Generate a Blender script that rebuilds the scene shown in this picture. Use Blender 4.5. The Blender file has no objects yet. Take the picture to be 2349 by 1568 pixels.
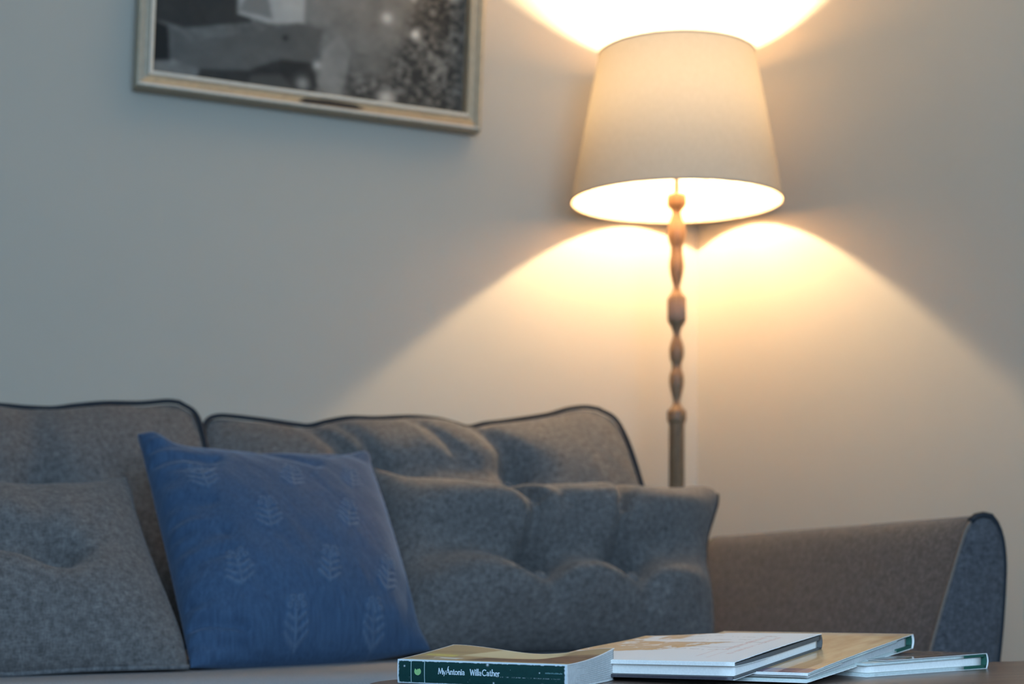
import bpy, math, random
import numpy as np
from mathutils import Vector, Matrix

random.seed(4)
rng = np.random.default_rng(11)
SC = bpy.context.scene
COL = SC.collection
PI = math.pi

# ------------------------------------------------------------------ materials
def new_mat(name):
    m = bpy.data.materials.new(name)
    m.use_nodes = True
    nt = m.node_tree
    for n in list(nt.nodes):
        nt.nodes.remove(n)
    out = nt.nodes.new('ShaderNodeOutputMaterial')
    b = nt.nodes.new('ShaderNodeBsdfPrincipled')
    nt.links.new(b.outputs[0], out.inputs[0])
    return m, nt, b, out

def rgba(c):
    return (c[0], c[1], c[2], 1.0)

def coords(nt, scale=(1, 1, 1), kind='Object'):
    tc = nt.nodes.new('ShaderNodeTexCoord')
    mp = nt.nodes.new('ShaderNodeMapping')
    mp.inputs['Scale'].default_value = scale
    nt.links.new(tc.outputs[kind], mp.inputs[0])
    return mp.outputs[0]

def noise(nt, vec, scale, detail=3, rough=.55):
    n = nt.nodes.new('ShaderNodeTexNoise')
    n.inputs['Scale'].default_value = scale
    n.inputs['Detail'].default_value = detail
    n.inputs['Roughness'].default_value = rough
    nt.links.new(vec, n.inputs['Vector'])
    return n.outputs['Fac']

def ramp(nt, fac, stops):
    r = nt.nodes.new('ShaderNodeValToRGB')
    e = r.color_ramp.elements
    while len(e) < len(stops):
        e.new(.5)
    for i, (p, c) in enumerate(stops):
        e[i].position = p
        e[i].color = rgba(c)
    nt.links.new(fac, r.inputs[0])
    return r.outputs[0]

def mixc(nt, fac, a, b, mode='MIX'):
    n = nt.nodes.new('ShaderNodeMix')
    n.data_type = 'RGBA'
    n.blend_type = mode
    for sock, v in ((n.inputs[0], fac), (n.inputs[6], a), (n.inputs[7], b)):
        if hasattr(v, 'node'):
            nt.links.new(v, sock)
        elif isinstance(v, (int, float)):
            sock.default_value = v
        else:
            sock.default_value = rgba(v)
    return n.outputs[2]

def bump(nt, b, fac, strength, dist):
    n = nt.nodes.new('ShaderNodeBump')
    n.inputs['Strength'].default_value = strength
    n.inputs['Distance'].default_value = dist
    nt.links.new(fac, n.inputs['Height'])
    nt.links.new(n.outputs[0], b.inputs['Normal'])

def mat_plain(name, col, rough=.6, vary=.06, scale=30, metal=0., bmp=.0, coat=0.):
    m, nt, b, o = new_mat(name)
    v = coords(nt)
    f = noise(nt, v, scale)
    lo = [max(0, c * (1 - vary * 2)) for c in col]
    hi = [c * (1 + vary * 2) for c in col]
    nt.links.new(ramp(nt, f, [(.25, lo), (.75, hi)]), b.inputs['Base Color'])
    b.inputs['Roughness'].default_value = rough
    b.inputs['Metallic'].default_value = metal
    b.inputs['Coat Weight'].default_value = coat
    b.inputs['Coat Roughness'].default_value = .08
    if bmp:
        bump(nt, b, f, bmp, .002)
    return m

def mat_tweed(name, dark, mid, light, fine=520., blotch=105.):
    m, nt, b, o = new_mat(name)
    v = coords(nt)
    f1 = noise(nt, v, blotch, 4, .62)
    vx = coords(nt, (1, .35, .22))
    f2 = noise(nt, vx, fine, 2, .5)
    vz = coords(nt, (.22, .35, 1))
    f3 = noise(nt, vz, fine, 2, .5)
    base = ramp(nt, f1, [(.30, dark), (.52, mid), (.74, light)])
    w = mixc(nt, .5, f2, f3)
    w2 = ramp(nt, w, [(.36, (.70, .70, .71)), (.64, (1.26, 1.25, 1.24))])
    c = mixc(nt, 1.0, base, w2, 'MULTIPLY')
    nt.links.new(c, b.inputs['Base Color'])
    b.inputs['Roughness'].default_value = .92
    b.inputs['Specular IOR Level'].default_value = .2
    b.inputs['Sheen Weight'].default_value = .08
    b.inputs['Sheen Roughness'].default_value = .5
    bump(nt, b, w, .35, .0012)
    return m

def mat_wood(name, c1, c2, rough, sc=(2.2, 18, 18), spec=.5):
    m, nt, b, o = new_mat(name)
    v = coords(nt, sc)
    f = noise(nt, v, 2.4, 6, .6)
    v2 = coords(nt, (sc[0] * 5, sc[1] * 6, sc[2] * 6))
    g = noise(nt, v2, 3.0, 3, .6)
    a = ramp(nt, f, [(.3, c1), (.7, c2)])
    d = ramp(nt, g, [(.35, (.72, .72, .72)), (.6, (1.05, 1.05, 1.05))])
    nt.links.new(mixc(nt, 1., a, d, 'MULTIPLY'), b.inputs['Base Color'])
    b.inputs['Roughness'].default_value = rough
    b.inputs['Specular IOR Level'].default_value = spec
    bump(nt, b, g, .12, .0006)
    return m

def mat_attr(name, rough=.5, coat=0., spec=.5, grain=.05, coat_rough=.06):
    """colour read from the 'paint' attribute of the mesh (print, embroidery)"""
    m, nt, b, o = new_mat(name)
    a = nt.nodes.new('ShaderNodeAttribute')
    a.attribute_name = 'paint'
    f = noise(nt, coords(nt), 900, 2)
    g = ramp(nt, f, [(.3, (1 - grain,) * 3), (.7, (1 + grain,) * 3)])
    nt.links.new(mixc(nt, 1., a.outputs['Color'], g, 'MULTIPLY'), b.inputs['Base Color'])
    b.inputs['Roughness'].default_value = rough
    b.inputs['Specular IOR Level'].default_value = spec
    b.inputs['Coat Weight'].default_value = coat
    b.inputs['Coat Roughness'].default_value = coat_rough
    return m

M = {}
M['tweed'] = mat_tweed('grey_tweed', (.082, .073, .068), (.118, .106, .099), (.164, .147, .137))
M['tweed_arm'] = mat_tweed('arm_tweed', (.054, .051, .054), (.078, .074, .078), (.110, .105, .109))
M['seat_tweed'] = mat_tweed('seat_tweed', (.12, .113, .110), (.23, .22, .213), (.38, .36, .35), fine=420, blotch=260)
def twill(name, c1, c2):
    m, nt, b, o = new_mat(name)
    w = nt.nodes.new('ShaderNodeTexWave')
    w.bands_direction = 'DIAGONAL'; w.inputs['Scale'].default_value = 120; w.inputs['Distortion'].default_value = 2.2; w.inputs['Detail Scale'].default_value = 90
    v = coords(nt); nt.links.new(v, w.inputs['Vector'])
    f = noise(nt, v, 500, 2)
    k = mixc(nt, .35, w.outputs['Fac'], f)
    nt.links.new(ramp(nt, k, [(.2, c1), (.8, c2)]), b.inputs['Base Color'])
    b.inputs['Roughness'].default_value = .92; b.inputs['Specular IOR Level'].default_value = .2
    bump(nt, b, k, .3, .001)
    return m
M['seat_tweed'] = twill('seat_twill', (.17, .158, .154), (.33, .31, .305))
M['navy'] = mat_plain('navy_piping', (.008, .011, .016), .75, .1, 300)
M['seam'] = mat_plain('seam_thread', (.16, .12, .095), .8, .1, 300)
M['button'] = mat_tweed('button_cloth', (.08, .075, .074), (.122, .115, .112), (.17, .16, .155))
M['leg'] = mat_wood('dark_leg_wood', (.05, .03, .02), (.09, .055, .035), .4)
M['wall'] = mat_plain('wall_paint', (.47, .415, .335), .9, .008, 3, bmp=.02)
M['ceiling'] = mat_plain('ceiling_paint', (.90, .88, .84), .95, .01, 4)
M['far_paint'] = mat_plain('far_wall_paint', (.13, .12, .105), .9, .01, 3)  # unseen walls, darkened to cut the light bouncing back into the room
M['floor'] = mat_wood('floor_wood', (.07, .045, .03), (.12, .08, .05), .45, (1.2, 9, 9))
M['table'] = mat_wood('table_wood', (.085, .052, .040), (.17, .108, .080), .33, (3, 26, 26))
M['turned_wood'] = mat_wood('turned_wood', (.19, .105, .052), (.29, .170, .088), .5, (30, 30, 2.5))
M['paper'] = mat_plain('paper', (.90, .85, .78), .85, .03, 400)
M['page_cream'] = mat_plain('page_paper', (.55, .53, .50), .9, .05, 260)
M['white_card'] = mat_plain('white_card', (.90, .86, .80), .7, .04, 500)
M['grey_board'] = mat_plain('grey_board', (.115, .108, .102), .8, .08, 500)
M['dark_jacket'] = mat_plain('dark_jacket', (.055, .048, .058), .45, .12, 300, coat=.3)
M['green_cloth'] = mat_plain('green_cloth', (.012, .085, .055), .8, .15, 900, bmp=.2)
M['cream_board'] = mat_plain('cream_board', (.60, .63, .58), .8, .05, 300)
M['line'] = mat_plain('pale_print', (.42, .55, .55), .6, .03, 300)
M['letters'] = mat_plain('white_print', (.62, .70, .74), .6, .03, 300)
M['logo'] = mat_plain('lime_print', (.27, .52, .20), .6, .05, 300)
M['faint'] = mat_plain('faint_print', (.12, .24, .25), .6, .1, 300)
M['frame'] = mat_plain('frame_paint', (.36, .30, .205), .45, .06, 60)
M['lip'] = mat_plain('frame_lip', (.62, .55, .44), .45, .05, 60)
M['tan_wood'] = mat_wood('frame_tan_wood', (.58, .33, .14), (.70, .42, .19), .5, (6, 40, 40))  # orange-tan grain, used only in the bottom rail's groove
M['dark_slot'] = mat_plain('dark_slot', (.05, .028, .014), .8, .1, 100)
M['print'] = mat_attr('picture_print', .6, 0, .12, .03)
M['cover'] = mat_attr('jacket_cover', .6, 0, .22, .02, .2)
M['cover2'] = mat_attr('very_glossy_cover', .45, .60, .3, .02, .03)
M['softcover'] = mat_attr('soft_cover', .6, 0, .22, .02)
M['spine'] = mat_attr('spine_print', .5, 0, .4, .03)
M['frame_metal'] = mat_plain('white_wire', (.75, .72, .66), .4, .02, 50)

# blue cushion
m, nt, b, o = new_mat('blue_cotton')
a = nt.nodes.new('ShaderNodeAttribute'); a.attribute_name = 'paint'
f = noise(nt, coords(nt, (1, 1, .09)), 210, 3)
g = ramp(nt, f, [(.3, (.74, .76, .80)), (.7, (1.22, 1.2, 1.16))])
f2 = noise(nt, coords(nt), 700, 2)
g2 = ramp(nt, f2, [(.3, (.85,) * 3), (.7, (1.15,) * 3)])
nt.links.new(mixc(nt, 1., mixc(nt, 1., a.outputs['Color'], g, 'MULTIPLY'), g2, 'MULTIPLY'), b.inputs['Base Color'])
b.inputs['Roughness'].default_value = .85
b.inputs['Specular IOR Level'].default_value = .25
b.inputs['Sheen Weight'].default_value = .32
b.inputs['Sheen Roughness'].default_value = .4
b.inputs['Sheen Tint'].default_value = (.55, .65, .85, 1)
bump(nt, b, f, .25, .0012)
M['blue'] = m

# lamp shade cloth: light goes through it
m, nt, b, o = new_mat('shade_linen')
nt.nodes.remove(b)
dif = nt.nodes.new('ShaderNodeBsdfDiffuse'); tr = nt.nodes.new('ShaderNodeBsdfTranslucent')
mx = nt.nodes.new('ShaderNodeMixShader'); mx.inputs[0].default_value = .0125
f = noise(nt, coords(nt, (1, 1, .3)), 260, 3)
nt.links.new(ramp(nt, f, [(.3, (.60, .455, .32)), (.7, (.66, .51, .365))]), dif.inputs['Color'])
tr.inputs['Color'].default_value = (.92, .74, .52, 1)
nt.links.new(dif.outputs[0], mx.inputs[1]); nt.links.new(tr.outputs[0], mx.inputs[2])
nt.links.new(mx.outputs[0], o.inputs[0])
M['shade'] = m
M['trim'] = mat_plain('shade_trim', (.42, .33, .24), .8, .05, 300)

m, nt, b, o = new_mat('lit_bulb')
nt.nodes.remove(b)
em = nt.nodes.new('ShaderNodeEmission')
em.inputs['Color'].default_value = (1., .77, .465, 1)
em.inputs['Strength'].default_value = 2500.
nt.links.new(em.outputs[0], o.inputs[0])
M['bulb'] = m

# ------------------------------------------------------------------ helpers
def tag(o, label=None, cat=None, group=None, kind=None):
    if label: o['label'] = label
    if cat: o['category'] = cat
    if group: o['group'] = group
    if kind: o['kind'] = kind
    return o

KS = 1.0                        # sofa is later enlarged about the camera point, moving it into more lamplight
STN = np.array((0, -3.463, .6))
def ks(p):
    return STN + KS * (np.asarray(p, float) - STN)

def thing(name, loc, label, cat, group=None):
    o = bpy.data.objects.new(name, None)
    o.empty_display_size = .05
    COL.objects.link(o)
    o.location = ks(loc) if KS != 1 else loc
    return tag(o, label, cat, group)

def wloc(p):
    v = Vector((0, 0, 0))
    while p is not None:
        v += p.location
        p = p.parent
    return v

def mesh(name, verts, faces, mats, parent=None, smooth=True, midx=None, paint=None, loc=None):
    base = wloc(parent)
    if loc is not None:
        base = Vector(loc)
    V = np.asarray(verts, dtype=float)
    if KS != 1: V = ks(V)
    V = V - np.array(base)
    me = bpy.data.meshes.new(name)
    me.from_pydata([tuple(v) for v in V], [], [tuple(int(i) for i in f_) for f_ in faces])
    if not isinstance(mats, (list, tuple)):
        mats = [mats]
    for mm in mats:
        me.materials.append(mm)
    if midx is not None:
        me.polygons.foreach_set('material_index', np.asarray(midx, dtype=np.int32))
    me.polygons.foreach_set('use_smooth', [smooth] * len(me.polygons))
    if paint is not None:
        at = me.color_attributes.new('paint', 'FLOAT_COLOR', 'POINT')
        P = np.ones((len(V), 4), dtype=np.float32)
        P[:, :3] = paint
        at.data.foreach_set('color', P.ravel())
    me.validate()
    me.update()
    o = bpy.data.objects.new(name, me)
    COL.objects.link(o)
    if parent is not None:
        o.parent = parent
    elif loc is not None:
        o.location = loc
    return o

def box_vf(x0, x1, y0, y1, z0, z1):
    v = [(x0, y0, z0), (x1, y0, z0), (x1, y1, z0), (x0, y1, z0), (x0, y0, z1), (x1, y0, z1), (x1, y1, z1), (x0, y1, z1)]
    f = [(0, 3, 2, 1), (4, 5, 6, 7), (0, 1, 5, 4), (1, 2, 6, 5), (2, 3, 7, 6), (3, 0, 4, 7)]
    return v, f

def bevel(o, w, seg=2, angle=40):
    md = o.modifiers.new('bevel', 'BEVEL')
    md.width = w; md.segments = seg; md.limit_method = 'ANGLE'; md.angle_limit = math.radians(angle)

def tube_vf(pts, r, n=10, closed=False):
    P = np.asarray(pts, float)
    N = len(P)
    if closed:
        T = np.roll(P, -1, 0) - np.roll(P, 1, 0)
    else:
        T = np.gradient(P, axis=0)
    T /= np.linalg.norm(T, axis=1)[:, None] + 1e-12
    up = np.array([0.13, .31, .94])
    V, F = [], []
    rr = r if hasattr(r, '__len__') else [r] * N
    for i in range(N):
        a_ = np.cross(T[i], up); a_ /= np.linalg.norm(a_) + 1e-12
        b_ = np.cross(T[i], a_)
        for k in range(n):
            t = 2 * PI * k / n
            V.append(P[i] + rr[i] * (math.cos(t) * a_ + math.sin(t) * b_))
    for i in range(N if closed else N - 1):
        j = (i + 1) % N
        for k in range(n):
            k2 = (k + 1) % n
            F.append((i * n + k, i * n + k2, j * n + k2, j * n + k))
    if not closed:
        F.append(tuple(range(n))[::-1]); F.append(tuple((N - 1) * n + k for k in range(n)))
    return V, F

def lathe_vf(prof, cx, cy, n=48, caps=True):
    V, F = [], []
    for (r, z) in prof:
        for k in range(n):
            t = 2 * PI * k / n
            V.append((cx + r * math.cos(t), cy + r * math.sin(t), z))
    for i in range(len(prof) - 1):
        for k in range(n):
            k2 = (k + 1) % n
            F.append((i * n + k, i * n + k2, (i + 1) * n + k2, (i + 1) * n + k))
    if caps:
        F.append(tuple(range(n))[::-1]); F.append(tuple((len(prof) - 1) * n + k for k in range(n)))
    return V, F

def torus_vf(cx, cy, z, R, r, n=96, k=8):
    return tube_vf([(cx + R * math.cos(2 * PI * i / n), cy + R * math.sin(2 * PI * i / n), z) for i in range(n)], r, k, True)

def catmull(pts, n, closed=False):
    P = np.asarray(pts, float)
    Q = np.vstack([2 * P[0] - P[1], P, 2 * P[-1] - P[-2]])
    out = []
    m_ = len(P) - 1
    for i in range(m_):
        p0, p1, p2, p3 = Q[i], Q[i + 1], Q[i + 2], Q[i + 3]
        for t in np.linspace(0, 1, 24, endpoint=False):
            out.append(.5 * (2 * p1 + (p2 - p0) * t + (2 * p0 - 5 * p1 + 4 * p2 - p3) * t * t + (3 * p1 - p0 - 3 * p2 + p3) * t ** 3))
    out.append(P[-1])
    out = np.array(out)
    s = np.r_[0, np.cumsum(np.linalg.norm(np.diff(out, axis=0), axis=1))]
    q = np.linspace(0, s[-1], n)
    return np.stack([np.interp(q, s, out[:, k]) for k in range(out.shape[1])], 1)

def vnoise(x, y, seed=0):
    """smooth value noise, arrays in lattice units"""
    r = np.random.default_rng(seed)
    L = r.random((64, 64))
    xi = np.floor(x).astype(int); yi = np.floor(y).astype(int)
    fx = x - xi; fy = y - yi
    fx = fx * fx * (3 - 2 * fx); fy = fy * fy * (3 - 2 * fy)
    g = lambda i, j: L[i % 64, j % 64]
    return (g(xi, yi) * (1 - fx) + g(xi + 1, yi) * fx) * (1 - fy) + (g(xi, yi + 1) * (1 - fx) + g(xi + 1, yi + 1) * fx) * fy

def fbm(x, y, seed=0, o=4):
    s = 0; a_ = .5; t = 0
    for k in range(o):
        s = s + a_ * vnoise(x * 2 ** k, y * 2 ** k, seed + k); t += a_; a_ *= .55
    return s / t

def sstep(a_, b_, x):
    t = np.clip((x - a_) / (b_ - a_), 0, 1)
    return t * t * (3 - 2 * t)

# ------------------------------------------------------------------ cushions (Coons patch between four seam curves, puffed out)
def coons(bot, top, lef, rig, nu, nv):
    B = catmull(bot, nu + 1); T = catmull(top, nu + 1)
    L = catmull(lef, nv + 1); R = catmull(rig, nv + 1)
    u = np.linspace(0, 1, nu + 1)[:, None, None]; v = np.linspace(0, 1, nv + 1)[None, :, None]
    S = (1 - v) * B[:, None, :] + v * T[:, None, :] + (1 - u) * L[None] + u * R[None]
    S = S - ((1 - u) * (1 - v) * B[0] + u * (1 - v) * B[-1] + (1 - u) * v * T[0] + u * v * T[-1])
    return S, (B, R, T[::-1], L[::-1])

def cushion_mesh(name, curves, hf, hb, mat, parent, nu=140, nv=110, paintf=None, warp=None):
    S, edges = coons(*curves, nu, nv)
    c = S.reshape(-1, 3).mean(0)
    U = S[-1].mean(0) - S[0].mean(0); W = S[:, -1].mean(0) - S[:, 0].mean(0)
    N = np.cross(U, W); N /= np.linalg.norm(N)
    if N[1] > 0: N = -N                         # towards the room
    wu = np.linalg.norm(U); wv = np.linalg.norm(W)
    u = np.linspace(-1, 1, nu + 1)[:, None] + np.zeros((1, nv + 1)); v = np.linspace(-1, 1, nv + 1)[None] + np.zeros((nu + 1, 1))
    Hf = hf(u, v, u * wu / 2, v * wv / 2); Hb = hb(u, v, u * wu / 2, v * wv / 2)
    F_ = S + Hf[..., None] * N
    if warp is not None: F_ = warp(F_, u, v)
    B_ = S - Hb[..., None] * N
    idx = np.arange((nu + 1) * (nv + 1)).reshape(nu + 1, nv + 1)
    off = (nu + 1) * (nv + 1)
    bidx = idx + off
    edge = np.zeros_like(idx, bool); edge[0] = edge[-1] = True; edge[:, 0] = edge[:, -1] = True
    bidx = np.where(edge, idx, bidx)
    V = np.vstack([F_.reshape(-1, 3), B_.reshape(-1, 3)])
    q = np.stack([idx[:-1, :-1], idx[1:, :-1], idx[1:, 1:], idx[:-1, 1:]], -1).reshape(-1, 4)
    qb = np.stack([bidx[:-1, :-1], bidx[:-1, 1:], bidx[1:, 1:], bidx[1:, :-1]], -1).reshape(-1, 4)
    # compact: drop unused back-edge verts
    used = np.zeros(len(V), bool); used[q] = True; used[qb] = True
    remap = np.cumsum(used) - 1
    faces = np.vstack([remap[q], remap[qb]])
    P = None
    if paintf is not None:
        pf = paintf(u, v, u * wu / 2, v * wv / 2).reshape(-1, 3)
        P = np.vstack([pf, pf])[used]
    o = mesh(name, V[used], faces, mat, parent, True, None, P)
    return o, S, N, F_, edges

def puff(u, v, p=2.4, q=.55):
    return np.clip(1 - np.abs(u) ** p, 0, 1) ** q * np.clip(1 - np.abs(v) ** p, 0, 1) ** q

def gline(x, y, pts, s):
    """soft groove along a polyline in metres"""
    d = np.full(x.shape, 9.)
    for (x0, y0), (x1, y1) in zip(pts[:-1], pts[1:]):
        dx, dy = x1 - x0, y1 - y0
        t = np.clip(((x - x0) * dx + (y - y0) * dy) / (dx * dx + dy * dy), 0, 1)
        d = np.minimum(d, np.hypot(x - x0 - t * dx, y - y0 - t * dy))
    return np.exp(-(d / s) ** 2)

def seam_loop(curve_list):
    pts = [curve_list[0]]
    for c in curve_list[1:]:
        pts.append(c[1:])
    P = np.vstack(pts)
    return P[:-1] if np.linalg.norm(P[0] - P[-1]) < 1e-6 else P

def lean(pts, Y0, z0, Y1, z1):
    return [(x, Y0 + (Y1 - Y0) / (z1 - z0) * (z - z0), z) for x, z in pts]

def add_button(parent, F_, N, iu, iv, r=.014):
    p = F_[iu, iv] + N * .0012
    n = Vector(N); a_ = n.orthogonal().normalized(); b_ = n.cross(a_)
    V, F = [], []
    K = 20
    rings = [(0.0, .0055), (.45, .005), (.8, .0033), (1., .0), (.95, -.003)]
    for rr, h in rings[1:]:
        for k in range(K):
            t = 2 * PI * k / K
            V.append(Vector(p) + a_ * (r * rr * math.cos(t)) + b_ * (r * rr * math.sin(t)) + n * h)
    V.append(Vector(p) + n * .0055)
    for i in range(3):
        for k in range(K):
            k2 = (k + 1) % K
            F.append((i * K + k, i * K + k2, (i + 1) * K + k2, (i + 1) * K + k))
    for k in range(K):
        F.append((len(V) - 1, (k + 1) % K, k))
    return mesh('button', [tuple(v) for v in V], F, M['button'], parent)

# ================================================================== SETTING
X0, X1, Y0, Y1, ZC = -2.6, 3.7, -4.4, -.035, 2.38
CXW = 1.700                     # the corner behind the lamp; the right wall runs off at an obtuse angle
RDX, RDY = .3746, -.9271
def slab_struct(name, x0, x1, y0, y1, z0, z1, mat):
    v, f_ = box_vf(x0, x1, y0, y1, z0, z1)
    o = mesh(name, v, f_, mat, None, False, loc=((x0 + x1) / 2, (y0 + y1) / 2, z0))
    return tag(o, kind='structure')
T_ = .12
slab_struct('floor', X0 - T_, X1 + T_, Y0 - T_, Y1 + T_, -.1, 0, M['floor'])
slab_struct('ceiling', X0 - T_, X1 + T_, Y0 - T_, Y1 + T_, ZC, ZC + .1, M['ceiling'])
slab_struct('wall_back', X0 - T_, CXW, Y1, Y1 + T_, 0, ZC, M['wall'])
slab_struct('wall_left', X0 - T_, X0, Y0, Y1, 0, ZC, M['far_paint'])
LR = (Y0 - Y1) / RDY
def skew_slab(name, d0, d1, z0, z1, mat, e=.0):
    """strip along the right wall, d0..d1 measured outwards from its face"""
    nx, ny = -RDY, RDX
    P0 = (CXW, Y1); P1 = (CXW + RDX * LR, Y1 + RDY * LR)
    v = [(p[0] + nx * d, p[1] + ny * d, z) for z in (z0, z1) for p, d in ((P0, d0), (P1, d0), (P1, d1), (P0, d1))]
    f_ = [(0, 1, 2, 3), (7, 6, 5, 4), (0, 4, 5, 1), (1, 5, 6, 2), (2, 6, 7, 3), (3, 7, 4, 0)]
    return tag(mesh(name, v, f_, mat, None, False, loc=((P0[0] + P1[0]) / 2, (P0[1] + P1[1]) / 2, z0)), kind='structure')
skew_slab('wall_right', 0, T_, 0, ZC, M['wall'])
# front wall with a window opening behind the camera
WX0, WX1, WZ0, WZ1 = -1.0, 1.4, .7, 2.2
vv, ff = [], []
for bx in ((X0 - T_, WX0, Y0 - T_, Y0, 0, ZC), (WX1, X1 + T_, Y0 - T_, Y0, 0, ZC), (WX0, WX1, Y0 - T_, Y0, 0, WZ0), (WX0, WX1, Y0 - T_, Y0, WZ1, ZC)):
    v, f_ = box_vf(*bx)
    ff += [tuple(i + len(vv) for i in q) for q in f_]; vv += v
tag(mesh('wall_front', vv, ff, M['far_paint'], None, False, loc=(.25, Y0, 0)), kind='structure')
vv, ff = [], []
fr = .05
for bx in ((WX0, WX0 + fr, Y0 - .08, Y0 - .02, WZ0, WZ1), (WX1 - fr, WX1, Y0 - .08, Y0 - .02, WZ0, WZ1), (WX0, WX1, Y0 - .08, Y0 - .02, WZ0, WZ0 + fr),
           (WX0, WX1, Y0 - .08, Y0 - .02, WZ1 - fr, WZ1), ((WX0 + WX1) / 2 - .03, (WX0 + WX1) / 2 + .03, Y0 - .08, Y0 - .02, WZ0, WZ1)):
    v, f_ = box_vf(*bx)
    ff += [tuple(i + len(vv) for i in q) for q in f_]; vv += v
tag(mesh('window_1', vv, ff, M['white_card'], None, False, loc=((WX0 + WX1) / 2, Y0 - .05, WZ0)), kind='structure')
slab_struct('baseboard_back', X0, CXW, Y1 - .018, Y1, 0, .11, M['ceiling'])
skew_slab('baseboard_right', -.018, 0, 0, .11, M['ceiling'])

# ================================================================== SOFA
KS = 1.07
GZ = .6 - .6 / KS               # floor level before enlarging
sofa = thing('sofa', (.5, -1.0, GZ), 'grey tweed sofa with a slim rounded arm trimmed in navy piping', 'sofa')
arm_in = [(1.335, .10), (1.335, .30), (1.344, .38), (1.3665, .4566), (1.3848, .5129), (1.4009, .5588), (1.4127, .5925), (1.423, .6188), (1.4345, .6365)]
arm_out = [(1.4453, .6425), (1.4565, .6436), (1.4677, .6409), (1.4804, .624), (1.4872, .5981), (1.4895, .5634), (1.4872, .5198), (1.4834, .4769), (1.4782, .4335), (1.466, .34), (1.450, .22), (1.44, .10)]
prof = catmull([(x, 0, z) for x, z in arm_in + arm_out], 90)
def arm(mirror=False):
    ys = np.linspace(-1.45, -.62, 26)
    V, F = [], []
    n = len(prof)
    for j, y in enumerate(ys):
        t = (y + 1.45) / .85
        for x, _, z in prof:
            zz = z - .0275 * t * max(0, (z - .1) / .54)
            edge = min(j, len(ys) - 1 - j)
            X = x
            V.append((X if not mirror else .98 - X, y, zz))
    for j in range(len(ys) - 1):
        for i in range(n - 1):
            q = (j * n + i, j * n + i + 1, (j + 1) * n + i + 1, (j + 1) * n + i)
            F.append(q if not mirror else q[::-1])
    # back cap
    q = tuple((len(ys) - 1) * n + i for i in range(n))
    F.append(q if not mirror else q[::-1])
    a_ = mesh('armrest', V, F, M['tweed_arm'], sofa)
    # padded front panel: slightly domed cap
    c = prof.mean(0)
    rings = [1., .97, .9, .7, .35]
    dome = [0., -.005, -.0085, -.011, -.012]
    V2, F2 = [], []
    for s_, d_ in zip(rings, dome):
        for x, _, z in prof:
            xc = .5 * (np.interp(z, [p[1] for p in arm_in], [p[0] for p in arm_in]) + 1.47)
            X = xc + (x - xc) * s_; Z = c[2] + (z - c[2]) * (1 - (1 - s_) * .55)
            V2.append((X if not mirror else .98 - X, -1.45 + d_, Z))
    for j in range(len(rings) - 1):
        for i in range(n - 1):
            q = (j * n + i, (j + 1) * n + i, (j + 1) * n + i + 1, j * n + i + 1)
            F2.append(q if not mirror else q[::-1])
    F2.append(tuple((len(rings) - 1) * n + i for i in range(n))[::-1])
    mesh('arm_panel', V2, F2, M['tweed_arm'], a_)
    loop = [((x if not mirror else .98 - x), -1.452, z) for x, _, z in prof]
    k0 = int(.484 * n)
    v, f_ = tube_vf(loop[k0:], .0052, 8)
    p_ = mesh('piping', v, f_, M['navy'], a_); p_['label'] = 'navy piping'
    v, f_ = tube_vf([(x, y - .001, z) for x, y, z in loop[:k0 + 1]], .0026, 8)
    mesh('seam', v, f_, M['seam'], a_)
arm(False); arm(True)
# seat, base, back
def rbox(name, x0, x1, y0, y1, z0, z1, r, mat, parent, seg=5):
    v, f_ = box_vf(x0, x1, y0, y1, z0, z1)
    o = mesh(name, v, f_, mat, parent)
    bevel(o, r, seg)
    return o
rbox('sofa_base', -.36, 1.345, -1.40, -.62, .13, .31, .02, M['tweed_arm'], sofa)
rbox('backrest', -.40, 1.40, -.70, -.62, .13, .575, .04, M['tweed_arm'], sofa)
def seat(x0, x1):
    nu, nv = 80, 60
    V, F = [], []
    prof2 = [(-.67, .32), (-.66, .40), (-.70, .428), (-.8, .432), (-1.0, .434), (-1.2, .434), (-1.30, .4345), (-1.355, .4345), (-1.380, .4315), (-1.393, .422), (-1.397, .40), (-1.396, .36), (-1.39, .325), (-1.36, .312), (-.7, .312)]
    P = catmull([(y, z, 0) for y, z in prof2], 80)
    for i in range(nu + 1):
        u = i / nu; x = x0 + (x1 - x0) * u
        e = min(u, 1 - u) * (x1 - x0)
        k = 1 - math.exp(-e / .012)
        for y, z, _ in P:
            V.append((x, -1.03 + (y + 1.03) * (.985 + .015 * k), .37 + (z - .37) * (.72 + .28 * k)))
    n = len(P)
    for i in range(nu):
        for j in range(n - 1):
            F.append((i * n + j, (i + 1) * n + j, (i + 1) * n + j + 1, i * n + j + 1))
    F.append(tuple(range(n))); F.append(tuple(nu * n + j for j in range(n))[::-1])
    s_ = mesh('seat', V, F, M['seat_tweed'], sofa)
    return s_
seat(-.352, 1.343)
for lx, ly in ((-.38, -1.36), (1.38, -1.36), (-.38, -.66), (1.38, -.66)):
    v, f_ = lathe_vf([(.014, GZ), (.024, .11), (.024, .14)], lx, ly, 20)
    mesh('leg', v, f_, M['leg'], sofa)

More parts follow.
